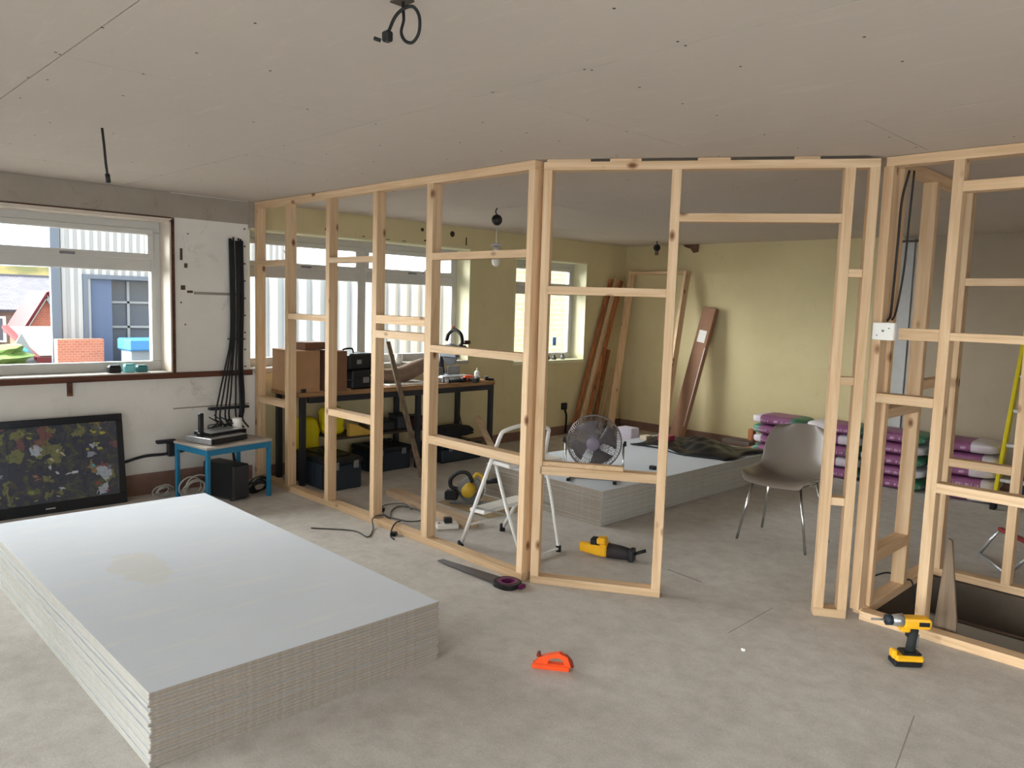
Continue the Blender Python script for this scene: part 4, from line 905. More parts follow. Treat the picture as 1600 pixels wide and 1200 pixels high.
for k in range(4):
    a0 = 2*PI*k/4+.4; b = MB(); rows_ = []
    for r in (.03, .08, .13, .17):
        rows_.append([b.bm.verts.new((FC.x+r*math.cos(a0+t), -.045+.035*(t/.9), FC.z+r*math.sin(a0+t))) for t in (-.45*(r+.1)/.2, -.2*(r+.1)/.2, .2*(r+.1)/.2, .45*(r+.1)/.2)])
    for A, B in zip(rows_, rows_[1:]):
        for q in range(3): b.bm.faces.new((A[q], A[q+1], B[q+1], B[q])).smooth = True
    o = b.build('fan_blade', plain('blade_grey', (104, 98, 102), .4, .2), fn); o.modifiers.new('t', 'SOLIDIFY').thickness = .002
b = MB(); b.tube([(-.215, 0, FC.z), (-.215, 0, .12), (-.19, 0, .02), (-.17, 0, .008)], .008, 8); b.tube([(.215, 0, FC.z), (.215, 0, .12), (.19, 0, .02), (.17, 0, .008)], .008, 8)
b.tube([(-.17, 0, .008), (.17, 0, .008)], .008, 8); b.build('stand', M_CHROME, fn)
for sx in (-1, 1):
    MB().tube([(sx*.17, -.11, .009), (sx*.17, .11, .009)], .0085, 8).build('foot_bar', M_CHROME, fn)
    for sy in (-1, 1): MB().box(sx*.17-.013, sx*.17+.013, sy*.11-.012, sy*.11+.012, 0, .022, 0, .003).build('rubber_foot', M_BLACKR, fn)
    MB().lathe([(.02, 0), (.02, .02)], 12, 0, Matrix.Translation((sx*.225-.01, 0, FC.z)) @ Matrix.Rotation(PI/2, 4, 'Y')).build('knob', M_BLACK, fn)

# ------------------------------------------------------------------ black sheet, small things on the back stack
b = MB(); n = 30; vs = []; rr = random.Random(5)
for i in range(n+1):
    for j in range(n+1):
        u, v = i/n, j/n; x = -4.32+u*.97+.03*math.sin(9*v); y = 5.86+v*.72+.04*math.sin(8*u)
        hgt = .014+.075*abs(math.sin(5*u+3*v))*math.sin(PI*v)**.5*math.sin(PI*u)**.4+.035*abs(math.sin(17*u-9*v))*abs(math.cos(11*v+5*u))*math.sin(PI*v)*math.sin(PI*u)
        vs.append(b.bm.verts.new((x, y, fz+hgt)))
for i in range(n):
    for j in range(n): b.bm.faces.new((vs[i*(n+1)+j], vs[(i+1)*(n+1)+j], vs[(i+1)*(n+1)+j+1], vs[i*(n+1)+j+1])).smooth = True
o = b.build('black_sheeting', plain('black_crumpled_plastic', (26, 28, 31), .35, var=.7, scale=25)); md = o.modifiers.new('t', 'SOLIDIFY'); md.thickness = .011; md.offset = -1
tag(o, 'crumpled black plastic sheeting spread over the far end of the back stack', 'sheeting')
tag(MB().box(-4.12, -4.0, 6.0, 6.12, fz+.06, fz+.11, 0, .006).build('pink_pack', plain('pink_pack', (176, 66, 98), .5)), 'small pink packet lying on the left of the black sheeting', 'packet')
tag(MB().box(-3.62, -3.35, 6.30, 6.42, fz+.085, fz+.12, 0, .004).build('brown_pouch', plain('brown_pouch', (96, 82, 72), .8)), 'brown pouch lying on the right of the black sheeting', 'pouch')
tag(MB().box(-4.44, -4.36, 6.17, 6.27, fz, fz+.045, 0, .002).build('pale_block', plain('pale_block', (214, 198, 176), .8)), 'small pale wooden block on the left far corner of the back stack', 'block')
tag(MB().box(-3.56, -3.51, 5.09, 5.13, fz, fz+.03, 0, .004).build('black_fixing', M_BLACK), 'tiny black fixing on top of the back plasterboard stack', 'fixing')
tag(MB().box(-4.78, -4.60, 6.25, 6.38, 0, .33, 0, .006).build('white_tray', plain('lilac_white', (206, 198, 212), .5)), 'pale lilac upright pack on the floor behind the fan and stack', 'pack')

# ------------------------------------------------------------------ plaster bags
def bagmat(nm, flip):
    m, n, l, b = newmat(nm)
    tc = n.new('ShaderNodeTexCoord'); sx = n.new('ShaderNodeSeparateXYZ'); l.new(tc.outputs['Object'], sx.inputs[0])
    f = noise(n, l, tc.outputs['Object'], 9, 4)
    pur = mixc(n, l, f, srgb(118, 52, 98), srgb(146, 92, 132)); wht = mixc(n, l, f, srgb(212, 206, 212), srgb(196, 188, 196)); grn = mixc(n, l, f, srgb(36, 104, 72), srgb(90, 150, 124))
    mr = n.new('ShaderNodeMapRange'); mr.inputs[1].default_value = -.275; mr.inputs[2].default_value = .275; l.new(sx.outputs[0], mr.inputs[0])
    r1 = n.new('ShaderNodeValToRGB'); r1.color_ramp.interpolation = 'CONSTANT'; e = r1.color_ramp.elements
    order = [(0, 0), (.22, 1), (.8, 2)] if not flip else [(0, 2), (.2, 1), (.62, 0)]
    # masks
    def step(lo): s = n.new('ShaderNodeMath'); s.operation = 'GREATER_THAN'; s.inputs[1].default_value = lo; l.new(mr.outputs[0], s.inputs[0]); return s.outputs[0]
    cols = [wht, pur, grn]
    c = cols[order[0][1]]
    for lo, idx in order[1:]: c = mixc(n, l, step(lo), c, cols[idx])
    # pale lettering band on the purple panel
    wv = n.new('ShaderNodeTexNoise'); wv.inputs['Scale'].default_value = 60; mp = n.new('ShaderNodeMapping'); mp.inputs['Scale'].default_value = (1, 1, .15); l.new(tc.outputs['Object'], mp.inputs[0]); l.new(mp.outputs[0], wv.inputs['Vector'])
    zc = n.new('ShaderNodeMath'); zc.operation = 'COMPARE'; zc.inputs[1].default_value = .045; zc.inputs[2].default_value = .011; l.new(sx.outputs[2], zc.inputs[0])
    th = n.new('ShaderNodeMath'); th.operation = 'GREATER_THAN'; th.inputs[1].default_value = .5; l.new(wv.outputs['Fac'], th.inputs[0])
    mm = n.new('ShaderNodeMath'); mm.operation = 'MULTIPLY'; l.new(zc.outputs[0], mm.inputs[0]); l.new(th.outputs[0], mm.inputs[1])
    mm2 = n.new('ShaderNodeMath'); mm2.operation = 'MULTIPLY'; mm2.inputs[1].default_value = .6; l.new(mm.outputs[0], mm2.inputs[0])
    c = mixc(n, l, mm2.outputs[0], c, srgb(206, 176, 200))
    l.new(c, b.inputs['Base Color']); b.inputs['Roughness'].default_value = .45
    bump(n, l, b, f, .4, .01); return m
BM = [bagmat('plaster_bag_print', False), bagmat('plaster_bag_print_b', True)]
def bagmesh(mat, seed):
    b = MB(); q = bmesh.ops.create_icosphere(b.bm, subdivisions=4, radius=1)
    for v in q['verts']:
        p = v.co.copy(); e = 5; s_ = (abs(p.x)**e+abs(p.y)**e+abs(p.z)**e)**(1/e); p = p/s_
        puff = (1-.16*abs(p.x)**6)*(1-.12*abs(p.y)**6)
        v.co = Vector((p.x*.27, p.y*.19, .051+p.z*.0505*puff*(1-.03*(1+math.sin(7*p.x+seed)))))
    for f in b.bm.faces: f.smooth = True
    o = b.build('plaster_bag', mat, keep=True); return o
protos = [bagmesh(BM[0], 1), bagmesh(BM[1], 2)]; used = [False, False]
BC = [('leftmost', -3.575, 7.42, 5), ('second from the left', -3.02, 7.42, 5), ('third', -2.475, 7.40, 5)]
def putbag(x, y, z, rz, k, label, grp):
    p = protos[k]
    if used[k]: o = p.copy(); COL.objects.link(o)
    else: o = p; used[k] = True
    o.location = (x, y, z); o.rotation_euler = (random.uniform(-.02, .02)*0, 0, rz); tag(o, label, 'bag', grp)
LV = ['floor level', 'second layer', 'third layer', 'fourth layer', 'top layer']
for ci, (nm, x, y, nn) in enumerate(BC):
    for k in range(nn):
        putbag(x+random.uniform(-.004, .004), y+random.uniform(-.02, .02), k*.1022, (PI if (k+ci) % 2 else 0)+random.uniform(-.04, .04), (k*2+ci) % 2,
               'purple and white plaster bag, %s of the %s column behind the chair' % (LV[k], {0: 'left', 1: 'middle', 2: 'right'}[ci]), 'plaster bags by the far wall')
for k in range(5):
    putbag(-1.915+random.uniform(-.006, .006), 7.42, k*.1022, PI*(k % 2)+.05, (k+1) % 2, 'plaster bag, %s of the separate column nearest the yellow ladder' % LV[k], 'plaster bags by the far wall')
tag(MB().box(-3.9, -3.84, 7.3, 7.36, 0, .33, 0, .004).build('timber_offcut', W_RED), 'short upright brown offcut at the left of the plaster bags', 'timber')

# ------------------------------------------------------------------ yellow ladder
yl = thing('yellow_ladder', 'yellow sided ladder with pale rungs leaning at the right of the plaster bags', 'ladder', (-1.45, 7.3, 0))
for x in (-1.62, -1.24): MB().beam((x, 7.15, .02), (x, 7.93, 2.15), .03, .07, 0, .004, up=(0, 1, .3)).build('side_rail', M_YELG, yl, world=True)
for k in range(7):
    t = .10+k*.13; y = 7.15+.78*t; zz = .02+2.13*t
    MB().beam((-1.605, y, zz), (-1.255, y, zz), .06, .028, 0, .003).build('rung', plain('pale_alloy', (196, 194, 190), .4, .4), yl, world=True)
for x in (-1.62, -1.24): MB().box(x-.02, x+.02, 7.11, 7.19, 0, .06, 0, .004).build('foot', M_BLACKR, yl, world=True)
sack('blue_bag', (-1.40, 7.55, 0), .22, .25, .28, plain('dark_blue_bag', (40, 54, 96), .7), 'dark blue bag on the floor behind the yellow ladder', 9)

# ------------------------------------------------------------------ red and steel folding trestle
tr = thing('folding_trestle', 'folded steel trestle with a red top bar resting on the floor behind the stairwell', 'trestle', (-1.2, 5.6, 0))
A_, B_, C_, D_ = (-1.335, 5.66, .012), (-1.10, 5.33, .012), (-1.225, 5.62, .21), (-.95, 5.33, .21)
MB().tube([C_, A_], .011, 8).build('leg', M_SILVER, tr, world=True); MB().tube([A_, B_], .011, 8).build('leg', M_SILVER, tr, world=True)
MB().tube([B_, D_], .011, 8).build('leg', M_SILVER, tr, world=True); MB().beam(C_, D_, .03, .025, 0, .003).build('top_bar', plain('dull_red', (140, 44, 46), .5), tr, world=True)

# ------------------------------------------------------------------ leaning things at the far wall
lf = thing('door_lining', 'pale three sided timber door lining leaning upright on the yellow far wall', 'door frame', (-5.5, 7.7, 0))
def L(x, z): return (x, 7.50+.42*z/2.0, z)
MB().beam(L(-5.85, .0), L(-5.93, 1.98), .035, .10, 0, .002, up=(0, 1, 0)).build('side_jamb', W_Z, lf, world=True)
MB().beam(L(-5.08, .0), L(-5.13, 1.98), .035, .10, 0, .002, up=(0, 1, 0)).build('side_jamb', W_Z, lf, world=True)
MB().beam(L(-5.95, 1.965), L(-5.11, 1.965), .10, .035, 0, .002).build('head', W_X, lf, world=True)
for k, (y0, y1, zt, x0, lab, m) in enumerate([(7.02, 7.68, 1.88, -6.04, 'nearest reddish board leaning into the far left corner', W_RED), (7.10, 7.76, 1.92, -6.01, 'pale batten leaning into the far left corner beside the reddish board', W_Z), (7.17, 7.80, 1.86, -5.975, 'farthest long reddish batten leaning into the far left corner', W_RED), (7.42, 7.70, 1.0, -6.05, 'short reddish board leaning in the far left corner', W_RED), (7.50, 7.75, .78, -6.0, 'shortest pale board leaning in the far left corner', W_Z)]):
    tag(MB().beam((x0+.0, y0, .03), (x0-.03, y1, zt), .022, .055, 0, .001, up=(0, 1, 0)).build('leaning_timber', m), lab, 'timber', 'boards leaning in the far corner')
lb = thing('long_carton', 'long narrow cardboard carton leaning on the yellow wall right of the door lining', 'box', (-5.0, 7.8, 0))
p0, p1 = (-5.02, 7.70, .03), (-4.80, 7.94, 1.56)
MB().beam(p0, p1, .17, .07, 0, .003, up=(0, -1, .1)).build('carton', plain('brown_carton', (150, 112, 88), .8), lb, world=True)
v0, v1 = Vector(p0), Vector(p1); dd_ = (v1-v0)
q0, q1 = v0+dd_*.74+Vector((0, -.0365, 0)), v0+dd_*.83+Vector((0, -.0365, 0))
MB().beam(q0, q1, .10, .003, 0, 0, up=(0, -1, .1)).build('label', M_WHITE, lb, world=True)
MB().beam(v0+dd_*.1+Vector((.078, -.0362, 0)), v0+dd_*.7+Vector((.078, -.0362, 0)), .008, .002, 0, 0, up=(0, -1, .1)).build('tape_strip', M_WHITE, lb, world=True)
ws = thing('wall_socket', 'black double socket box low on the window wall near the corner', 'socket', (WX, 6.9, .28))
MB().box(.0, .035, -.04, .04, .02, .10, 0, .004).build('socket_plate', M_BLACK, ws); MB().tube(curve([(.03, 0, .03), (.05, .01, -.05), (.04, .02, -.16), (.03, .03, -.26)]), .012, 6).build('lead', M_BLACKR, ws)
b = MB(); b.prism([(-.14, .0), (.08, .0), (.07, -.09), (.01, -.10), (-.03, -.05), (-.10, -.03)], 0, .012, 0, Matrix.Translation((-5.12, YF, 2.299)) @ Matrix.Rotation(PI/2, 4, 'X'))
struct(b.build('trim_9', plain('exposed_brown_plaster', (112, 80, 64), .95, var=.4), keep=True))
b = MB()
for (y, z_, w_, h_) in ((3.66, 2.13, .035, .02), (4.05, 2.105, .02, .008), (4.3, 2.10, .05, .006), (4.72, 2.215, .03, .03), (4.76, 2.12, .03, .015), (4.5, 2.1, .04, .006)): b.box(WX, WX+.004, y, y+w_, z_, z_+h_, 0)
b.ball((WX, 5.12, 2.22), .03, 0, (.2, 1, 1)); b.box(WX, WX+.004, 5.30, 5.312, 2.12, 2.2, 0)
struct(b.build('trim_10', plain('dark_wall_hole', (66, 52, 40), .95), keep=True))

# window 3 sill bottles
for k, (y, h, c, lab) in enumerate([(6.55, .10, (56, 74, 74), 'dark green bottle on the far small window sill'), (6.68, .05, (50, 52, 54), 'low dark tin on the far small window sill'), (6.80, .04, (80, 82, 86), 'low grey tin on the far small window sill beside the dark tin'), (6.95, .05, (120, 124, 128), 'small grey pot at the right of the far small window sill')]):
    t = thing('sill_bottle' if k == 0 else 'sill_tin', lab, 'bottle' if k == 0 else 'tin', (WX-.08, y, .894)); MB().lathe([(.026, 0), (.028, h*.7), (.012, h)], 14).build('body', plain('sillb%d' % k, c, .4), t); MB().lathe([(.013, h), (.013, h+.015)], 10).build('cap', M_BLACK, t)
st_ = tag(MB().box(WX-.2345, WX-.231, 6.93, 6.99, 1.05, 1.15).build('window_sticker', plain('blue_sticker', (90, 140, 210), .5)), 'blue sticker on the glass of the far small window', 'sticker')

# ------------------------------------------------------------------ hanging leads and pendants
M_FLEX = plain('black_flex', (20, 20, 20), .5)
RV = Vector((.703, .711, 0))
def hang(c, pts, r=.006): return MB().tube(curve([Vector(c)+RV*a+Vector((0, 0, z_)) for a, z_ in pts], 8), r, 6)
hl = thing('hanging_lead', 'black looped lead with a plug hanging from the ceiling at the top of the picture', 'cable', (-1.68, 1.23, 2.3))
c0 = Vector((0, 0, 0)); b = MB(); PT = [(.0, .0), (.0, -.03), (.003, -.08), (-.004, -.13), (.01, -.165), (.035, -.17), (.055, -.13), (.055, -.07), (.035, -.035), (.005, -.045), (-.022, -.08), (-.045, -.15)]
pts = curve([RV*a*.78+Vector((0, 0, z_*.62))+Vector((.71, -.70, 0))*(i*.0022) for i, (a, z_) in enumerate(PT)], 8); b.tube(pts, .0042, 6); b.build('flex', M_FLEX, hl)
e_ = pts[-1]; MB().box(-.012, .012, -.011, .011, -.018, .008, 0, .004, Matrix.Translation(e_)).build('plug', M_BLACK, hl)
MB().tube([e_+Vector((-.012, -.012, -.015)), e_+Vector((-.024, -.024, -.010))], .005, 6).build('plug_pins', M_BLACK, hl)
MB().box(-.03, .02, -.02, .02, -.004, 0).build('ceiling_hole', M_SLAB, hl)
hd_ = thing('ceiling_tail', 'thin black cable tail hanging straight from the ceiling near the first window', 'cable', (-4.03, 1.23, 2.3))
MB().tube(curve([(0, 0, 0), RV*.008+Vector((0, 0, -.08)), RV*.014+Vector((0, 0, -.16)), RV*.022+Vector((0, 0, -.225))]), .006, 6).build('flex', M_FLEX, hd_)
MB().tube([RV*.020+Vector((0, 0, -.21)), RV*.025+Vector((0, 0, -.25))], .011, 8).build('connector', M_BLACK, hd_)
pd = thing('pendant_light', 'black ceiling rose with white flex, shade ring and bare bulb behind the long frame', 'pendant lamp', (-4.62, 4.34, 2.3))
MB().tube(curve([(0, 0, 0), RV*-.012+Vector((0, 0, -.03)), RV*.004+Vector((0, 0, -.06))]), .005, 6).build('flex', M_FLEX, pd)
MB().ball((0, 0, -.095), .045, 0, (1, 1, 1)).build('rose_cover', M_BLACK, pd); MB().tube([(0, 0, -.12), (0, 0, -.33)], .003, 6).build('white_flex', M_WHITE, pd)
MB().lathe([(.052, -.30), (.03, -.285), (.015, -.28)], 20).build('shade_ring', plain('lilac_white', (206, 198, 212), .5), pd); MB().lathe([(.014, -.33), (.02, -.30), (.02, -.37), (.016, -.385)], 14).build('lamp_holder', M_WHITE, pd)
MB().ball((0, 0, -.425), .034, 0, (1, 1, 1.2), 16).build('bulb', plain('frosted_bulb', (224, 222, 214), .3), pd)
pd2 = thing('pendant_light', 'small black ceiling rose with short lamp holder near the far wall', 'pendant lamp', (-5.25, 7.45, 2.3))
MB().tube([(0, 0, 0), (0, 0, -.06)], .005, 6).build('flex', M_FLEX, pd2); MB().ball((0, 0, -.075), .04).build('rose_cover', M_BLACK, pd2); MB().lathe([(.02, -.16), (.022, -.13), (.018, -.10)], 12).build('lamp_holder', plain('brown_holder', (120, 90, 80), .5), pd2)

# plank standing in the stairwell, paper scrap
b = MB(); b.prism([(-.06, -.55), (.06, -.55), (.055, .05), (.03, .42), (.012, .43), (-.045, -.02)], -.011, .011, 0, Matrix.Translation((-1.085, 4.085, .05)) @ Matrix.Rotation(PI/2, 4, 'X') @ Matrix.Rotation(.06, 4, 'Z'), .001)
tag(b.build('stair_plank', W_OLD), 'grey weathered plank with a tapered top standing in the stairwell behind the front plate', 'timber')
b = MB(); b.ball((-1.64, 3.155, .008), .012, 0, (1, .8, .6), 8); tag(b.build('plaster_crumb', M_WHITE), 'tiny white crumb of plaster on the floor before the doorway', 'debris')

# ------------------------------------------------------------------ outside
def clad(name, c0, c1, pitch, axis):
    m, n, l, b = newmat(name); g_ = n.new('ShaderNodeNewGeometry'); s_ = n.new('ShaderNodeSeparateXYZ'); l.new(g_.outputs['Position'], s_.inputs[0])
    f = noise(n, l, worldpos(n, l), .7, 3); c = mixc(n, l, f, srgb(*c0), srgb(*c1)); l.new(c, b.inputs['Base Color']); b.inputs['Roughness'].default_value = .5; return m
GZ = -3.0
M_CLAD = clad('pale_cladding', (150, 150, 149), (139, 140, 141), .3, 1); M_BTRIM = plain('slate_blue_trim', (78, 86, 98), .5)
M_OB = None
M_TARMAC = plain('yard_concrete', (110, 108, 104), .9)
o = MB().box(-160, WX-TH-.02, -60, 110, GZ-.3, GZ).build('yard_ground', M_TARMAC, keep=True); struct(o)
def corrugated(x, y0, y1, z0, z1, pitch, depth=.05, holes=()):
    b = MB(); y = y0; prev = None
    ys = []
    while y < y1: ys += [(y, 0), (y+pitch*.45, 0), (y+pitch*.5, depth), (y+pitch*.95, depth)]; y += pitch
    for (a, da), (c, dc) in zip(ys, ys[1:]):
        segs = [(z0, z1)]
        for (h0, h1, hz0, hz1) in holes:
            if a >= h0 and c <= h1: segs = [(z0, hz0), (hz1, z1)]
        for s0, s1 in segs:
            if s1 > s0: b.quad([(x+da, a, s0), (x+dc, c, s0), (x+dc, c, s1), (x+da, a, s1)])
    return b
def brickmat(nm, c1, c2, mor, sc, axes):
    m, n, l, b = newmat(nm); g_ = n.new('ShaderNodeNewGeometry'); s_ = n.new('ShaderNodeSeparateXYZ'); c_ = n.new('ShaderNodeCombineXYZ'); l.new(g_.outputs['Position'], s_.inputs[0])
    l.new(s_.outputs[axes[0]], c_.inputs[0]); l.new(s_.outputs[axes[1]], c_.inputs[1])
    t = n.new('ShaderNodeTexBrick'); t.inputs['Scale'].default_value = sc; t.inputs['Color1'].default_value = srgb(*c1); t.inputs['Color2'].default_value = srgb(*c2); t.inputs['Mortar'].default_value = srgb(*mor)
    t.inputs['Mortar Size'].default_value = .02; l.new(c_.outputs[0], t.inputs['Vector']); l.new(t.outputs['Color'], b.inputs['Base Color']); b.inputs['Roughness'].default_value = .85; return m
M_OB = brickmat('orange_brick', (150, 90, 70), (138, 80, 62), (152, 118, 102), 3, (1, 2))
# far workshop (x=-30), gable seen through the first window
A = thing('clad_workshop', 'tall pale corrugated workshop with blue trim and a big open door, beyond the first window', 'building', (-34, 11, GZ))
y0A = 3.30*30/13
hole = (8.55, 13.5, GZ, 1.95)
corrugated(-30, y0A, 16.5, GZ, 7.0, .26, .06, [hole]).build('cladding', M_CLAD, A, world=True)
b = MB(); b.beam((-30.08, y0A+.05, 2), (-38, y0A+2.3, 2), .1, 10); b.box(-38, -30.1, 16.4, 16.5, GZ, 7.0); b.box(-38, -37.9, y0A+2.3, 16.5, GZ, 7); b.box(-38, -30.05, y0A+2.2, 16.5, 6.9, 7.1); b.build('shell_walls', plain('inner_grey', (120, 128, 138), .8), A, world=True)
b = MB(); b.box(-30.05, -29.85, y0A-.22, y0A+.05, GZ, 7.2); b.box(-30.02, -29.88, 8.4, 8.55, GZ, 2.10); b.box(-30.02, -29.88, 8.551, 13.6, 1.951, 2.10); b.build('trim', M_BTRIM, A, world=True)
b = MB(); b.box(-30.12, -30.0, 8.55, 9.35, GZ, 1.95); b.build('door_leaf', plain('blue_door', (66, 80, 106), .5), A, world=True)
b = MB(); b.box(-30.6, -30.5, 9.35, 13.5, -1.0, 1.95); b.build('dark_glazing', plain('workshop_glass', (72, 80, 92), .3), A, world=True)
b = MB()
for y in (10.0, 11.2, 12.4): b.box(-30.48, -30.42, y, y+.09, -1, 1.9)
for z_ in (.2, 1.1): b.box(-30.48, -30.42, 9.4, 13.5, z_, z_+.08)
b.build('glazing_bars', plain('pale_bar', (130, 134, 138), .5), A, world=True)
b = MB(); b.box(-29.4, -29.0, y0A-.3, 8.75, GZ, -.12); o = b.build('brick_plinth', M_OB); tag(o, 'low orange brick wall in front of the pale workshop', 'wall')
o = MB().box(-28.6, -27.4, 9.05, 12.8, -.45, -.05, 0, .05).build('blue_tarp', plain('blue_tarp', (50, 104, 150), .4)); 
o.data.materials.append(plain('tarp_stone', (150, 150, 150), .7)); tag(o, 'blue covered load beside the workshop door', 'tarpaulin')
tag(MB().box(-28.5, -27.5, 9.15, 12.7, GZ, -.45).build('skip_container', plain('grey_skip', (98, 106, 114), .7)), 'grey container below the blue cover', 'container')
# near clad shed opposite the middle window
B = thing('clad_shed', 'long white corrugated shed filling the view through the middle window', 'building', (-18, 10, GZ))
corrugated(-15, 7.2, 14.6, GZ, 2.07, .33, .10).build('cladding', M_CLAD, B, world=True)
b = MB(); b.beam((-15.07, 7.26, -.5), (-19, 9.2, -.5), .08, 5); b.box(-19, -15.05, 14.5, 14.6, GZ, 2.0); b.build('end_walls', M_CLAD, B, world=True)
b = MB(); b.prism([(0, 2.0), (-2, 2.1), (-4, 2.0), (-4, 1.95), (0, 1.95)], 9.2, 14.6, 0, Matrix.Translation((-15, 0, 0)) @ Matrix(((1, 0, 0, 0), (0, 0, 1, 0), (0, 1, 0, 0), (0, 0, 0, 1)))); b.build('roof', plain('shed_roof', (190, 196, 202), .6), B, world=True)
# brick building opposite the far window
def brickmat(nm, c1, c2, mor, sc, axes):
    m, n, l, b = newmat(nm); g_ = n.new('ShaderNodeNewGeometry'); s_ = n.new('ShaderNodeSeparateXYZ'); c_ = n.new('ShaderNodeCombineXYZ'); l.new(g_.outputs['Position'], s_.inputs[0])
    l.new(s_.outputs[axes[0]], c_.inputs[0]); l.new(s_.outputs[axes[1]], c_.inputs[1])
    t = n.new('ShaderNodeTexBrick'); t.inputs['Scale'].default_value = sc; t.inputs['Color1'].default_value = srgb(*c1); t.inputs['Color2'].default_value = srgb(*c2); t.inputs['Mortar'].default_value = srgb(*mor)
    t.inputs['Mortar Size'].default_value = .02; l.new(c_.outputs[0], t.inputs['Vector']); l.new(t.outputs['Color'], b.inputs['Base Color']); b.inputs['Roughness'].default_value = .85; return m
Cb = thing('brick_building', 'pale buff brick building seen through the far small window', 'building', (-14, 15, GZ))
MB().prism([(-12, 11.2), (-12, 20), (-20, 24), (-20, 19.3)], GZ, 6).build('brick_walls', brickmat('buff_brick', (176, 158, 122), (162, 142, 108), (188, 176, 152), 2.2, (1, 2)), Cb, world=True)
MB().prism([(-11.8, 11.1), (-11.8, 20.2), (-20.2, 24.2), (-20.2, 19.2)], 6, 6.2).build('roof', plain('flat_roof', (120, 120, 120), .8), Cb, world=True)
# houses far left
def shift(x, y, z, X): k = X/x; return y*k, 1.542+(z-1.542)*k
hs1 = thing('slate_house', 'grey slate roofed house in the distance behind the first window', 'house', (-48, 10, GZ))
b = MB(); b.box(-53, -46, 2.0, 12.5, GZ, .55); b.build('walls', brickmat('brown_brick', (120, 98, 90), (106, 84, 78), (130, 118, 108), 2, (1, 2)), hs1, world=True)
b = MB(); 
for sgn, xa in ((1, -45.7),): b.quad([(-45.7, 1.7, .45), (-45.7, 12.8, .45), (-49.5, 12.8, 2.15), (-49.5, 1.7, 2.15)]); b.quad([(-53.3, 1.7, .45), (-53.3, 12.8, .45), (-49.5, 12.8, 2.15), (-49.5, 1.7, 2.15)])
o = b.build('slate_roof', brickmat('slate_tiles', (78, 75, 82), (66, 64, 70), (52, 50, 56), 1.6, (1, 0)), hs1, world=True); o.modifiers.new('t', 'SOLIDIFY').thickness = .15
b = MB(); b.box(-45.98, -45.9, 8.2, 9.3, -1.2, .1); b.build('window', M_WHITE, hs1, world=True); b = MB(); b.box(-45.9, -45.86, 8.35, 9.15, -1.1, 0); b.build('pane', plain('dark_pane', (80, 84, 92), .3), hs1, world=True)
og = thing('orange_gabled_house', 'small orange brick gable with white barge boards beyond the first window', 'house', (-41, 9, GZ))
k = 41/24; M_OUTW = plain('outdoor_off_white', (120, 119, 118), .7)
gy0, gy1 = 9.06, 10.75
Mx = Matrix(((0, 0, 1, 0), (1, 0, 0, 0), (0, 1, 0, 0), (0, 0, 0, 1)))
zt = 1.08; zb = -.49
MB().prism([(gy0, GZ), (gy1, GZ), (gy1, zb), ((gy0+gy1)/2, zt), (gy0, zb)], -44, -41, 0, Mx).build('gable_walls', brickmat('orange_brick_wall', (156, 84, 62), (146, 74, 54), (160, 120, 100), 3, (1, 2)), og, world=True)
cy = (gy0+gy1)/2
b = MB(); b.beam((-40.9, gy0-.25, zb-.2), (-40.9, cy, zt+.12), .2, .14, 0); b.beam((-40.9, gy1+.2, zb-.2), (-40.9, cy, zt+.12), .2, .14, 0); b.build('barge_boards', M_OUTW, og, world=True)
b = MB(); b.quad([(-40.8, gy0-.3, zb-.1), (-40.8, cy, zt+.3), (-44, cy, zt+.3), (-44, gy0-.3, zb-.1)]); b.quad([(-40.8, gy1+.3, zb-.1), (-40.8, cy, zt+.3), (-44, cy, zt+.3), (-44, gy1+.3, zb-.1)]); o = b.build('red_roof', plain('red_tiles', (84, 24, 26), .8), og, world=True); o.modifiers.new('t', 'SOLIDIFY').thickness = .12
MB().ball((-40.75, cy, zb-.0), .17).build('gable_lamp', plain('gable_lamp', (120, 120, 124), .5), og, world=True)
rr_ = thing('red_roof_porch', 'low red edged roof with white panels in front of the orange gable', 'porch', (-33, 8, GZ))
k = 33/20; ya, yb2 = 4.30*k, 5.07*k; z1 = 1.542+(.62-1.542)*k; z2 = 1.542+(-.05-1.542)*k
b = MB(); b.quad([(-32.5, ya+.5, z2+.1), (-32.5, yb2+.6, z2+.1), (-34.5, yb2+.6, z1), (-34.5, ya-.1, z1)]); o = b.build('roof_panel', plain('cream_panels', (84, 82, 74), .7), rr_, world=True); o.modifiers.new('t', 'SOLIDIFY').thickness = .08
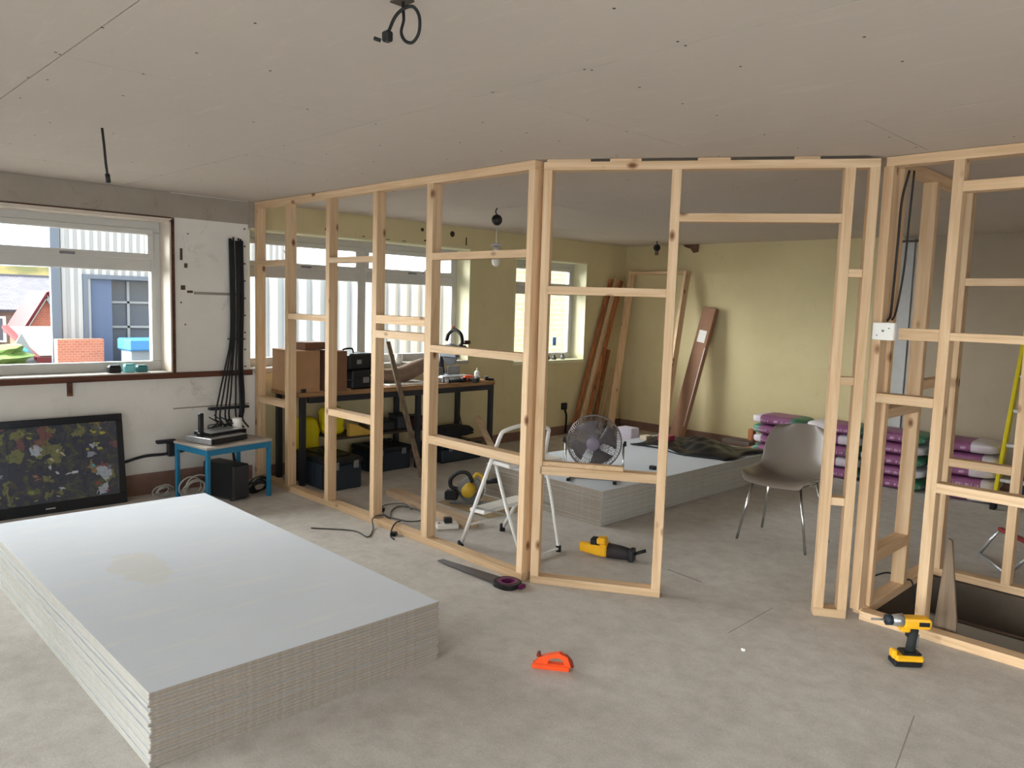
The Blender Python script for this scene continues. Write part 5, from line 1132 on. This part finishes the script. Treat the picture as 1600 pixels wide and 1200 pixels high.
b = MB(); b.beam((-32.45, ya+.45, z2+.08), (-34.5, ya-.15, z1+.05), .22, .12); b.beam((-32.45, ya+.4, z2+.02), (-32.45, yb2+.6, z2+.02), .14, .2); b.build('red_edge', plain('red_tiles', (84, 24, 26), .8), rr_, world=True)
MB().prism([(ya-.55, z2), (ya+.45, z2), (ya-.05, z1-.1)], -32.6, -32.5, 0, Mx).build('white_gable', M_OUTW, rr_, world=True)
MB().box(-34.4, -32.6, ya-.4, yb2+.5, GZ, z2).build('porch_walls', M_OUTW, rr_, world=True)
MB().ball((-32.4, ya-.02, z2+.32), .16, 0, (.3, 1, 1)).build('blue_sign', plain('sign_blue', (70, 150, 190), .5), rr_, world=True)
# hedge, field hill
rr = random.Random(2)
def bush(name, c, r, mat, label):
    b = MB(); q = bmesh.ops.create_icosphere(b.bm, subdivisions=4, radius=1)
    for v in q['verts']:
        p = v.co; w = 1+.18*math.sin(6*p.x+2)+.15*math.sin(9*p.y)+.12*math.sin(13*p.z)+rr.uniform(-.06, .06); v.co = Vector((c[0]+p.x*r[0]*w, c[1]+p.y*r[1]*w, max(GZ, c[2]+p.z*r[2]*w)))
    return tag(b.build(name, mat), label, 'bush')
bush('garden_bush', (-31, 5.1, -.9), (1.2, 1.5, .62), plain('bright_leaf', (78, 100, 40), .8, var=.4, scale=8), 'bright green garden bush below the distant slate house')
m, n, l, bb = newmat('hay_field'); f = noise(n, l, worldpos(n, l, (.05, .12, .3)), 1.2, 5); l.new(mixc(n, l, ramp(n, l, f, .42, .58), srgb(150, 138, 92), srgb(112, 110, 76)), bb.inputs['Base Color']); bb.inputs['Roughness'].default_value = .95
b = MB(); b.prism([(-40, GZ), (-40, 1.0), (0, 4.6), (40, 5.3), (110, 5.6), (110, GZ)], -158, -150, 0, Mx)
o = b.build('distant_hill', m); tag(o, 'pale yellow hayfield hillside on the horizon', 'hill')
b = MB(); b.prism([(-40, GZ), (-40, 1.2), (60, 2.6), (110, 3), (110, GZ)], -118, -114, 0, Mx)
o = b.build('hedge_line', plain('olive_hedge', (140, 138, 96), .9, var=.4, scale=.6)); tag(o, 'olive hedge line below the hayfield', 'hedge')
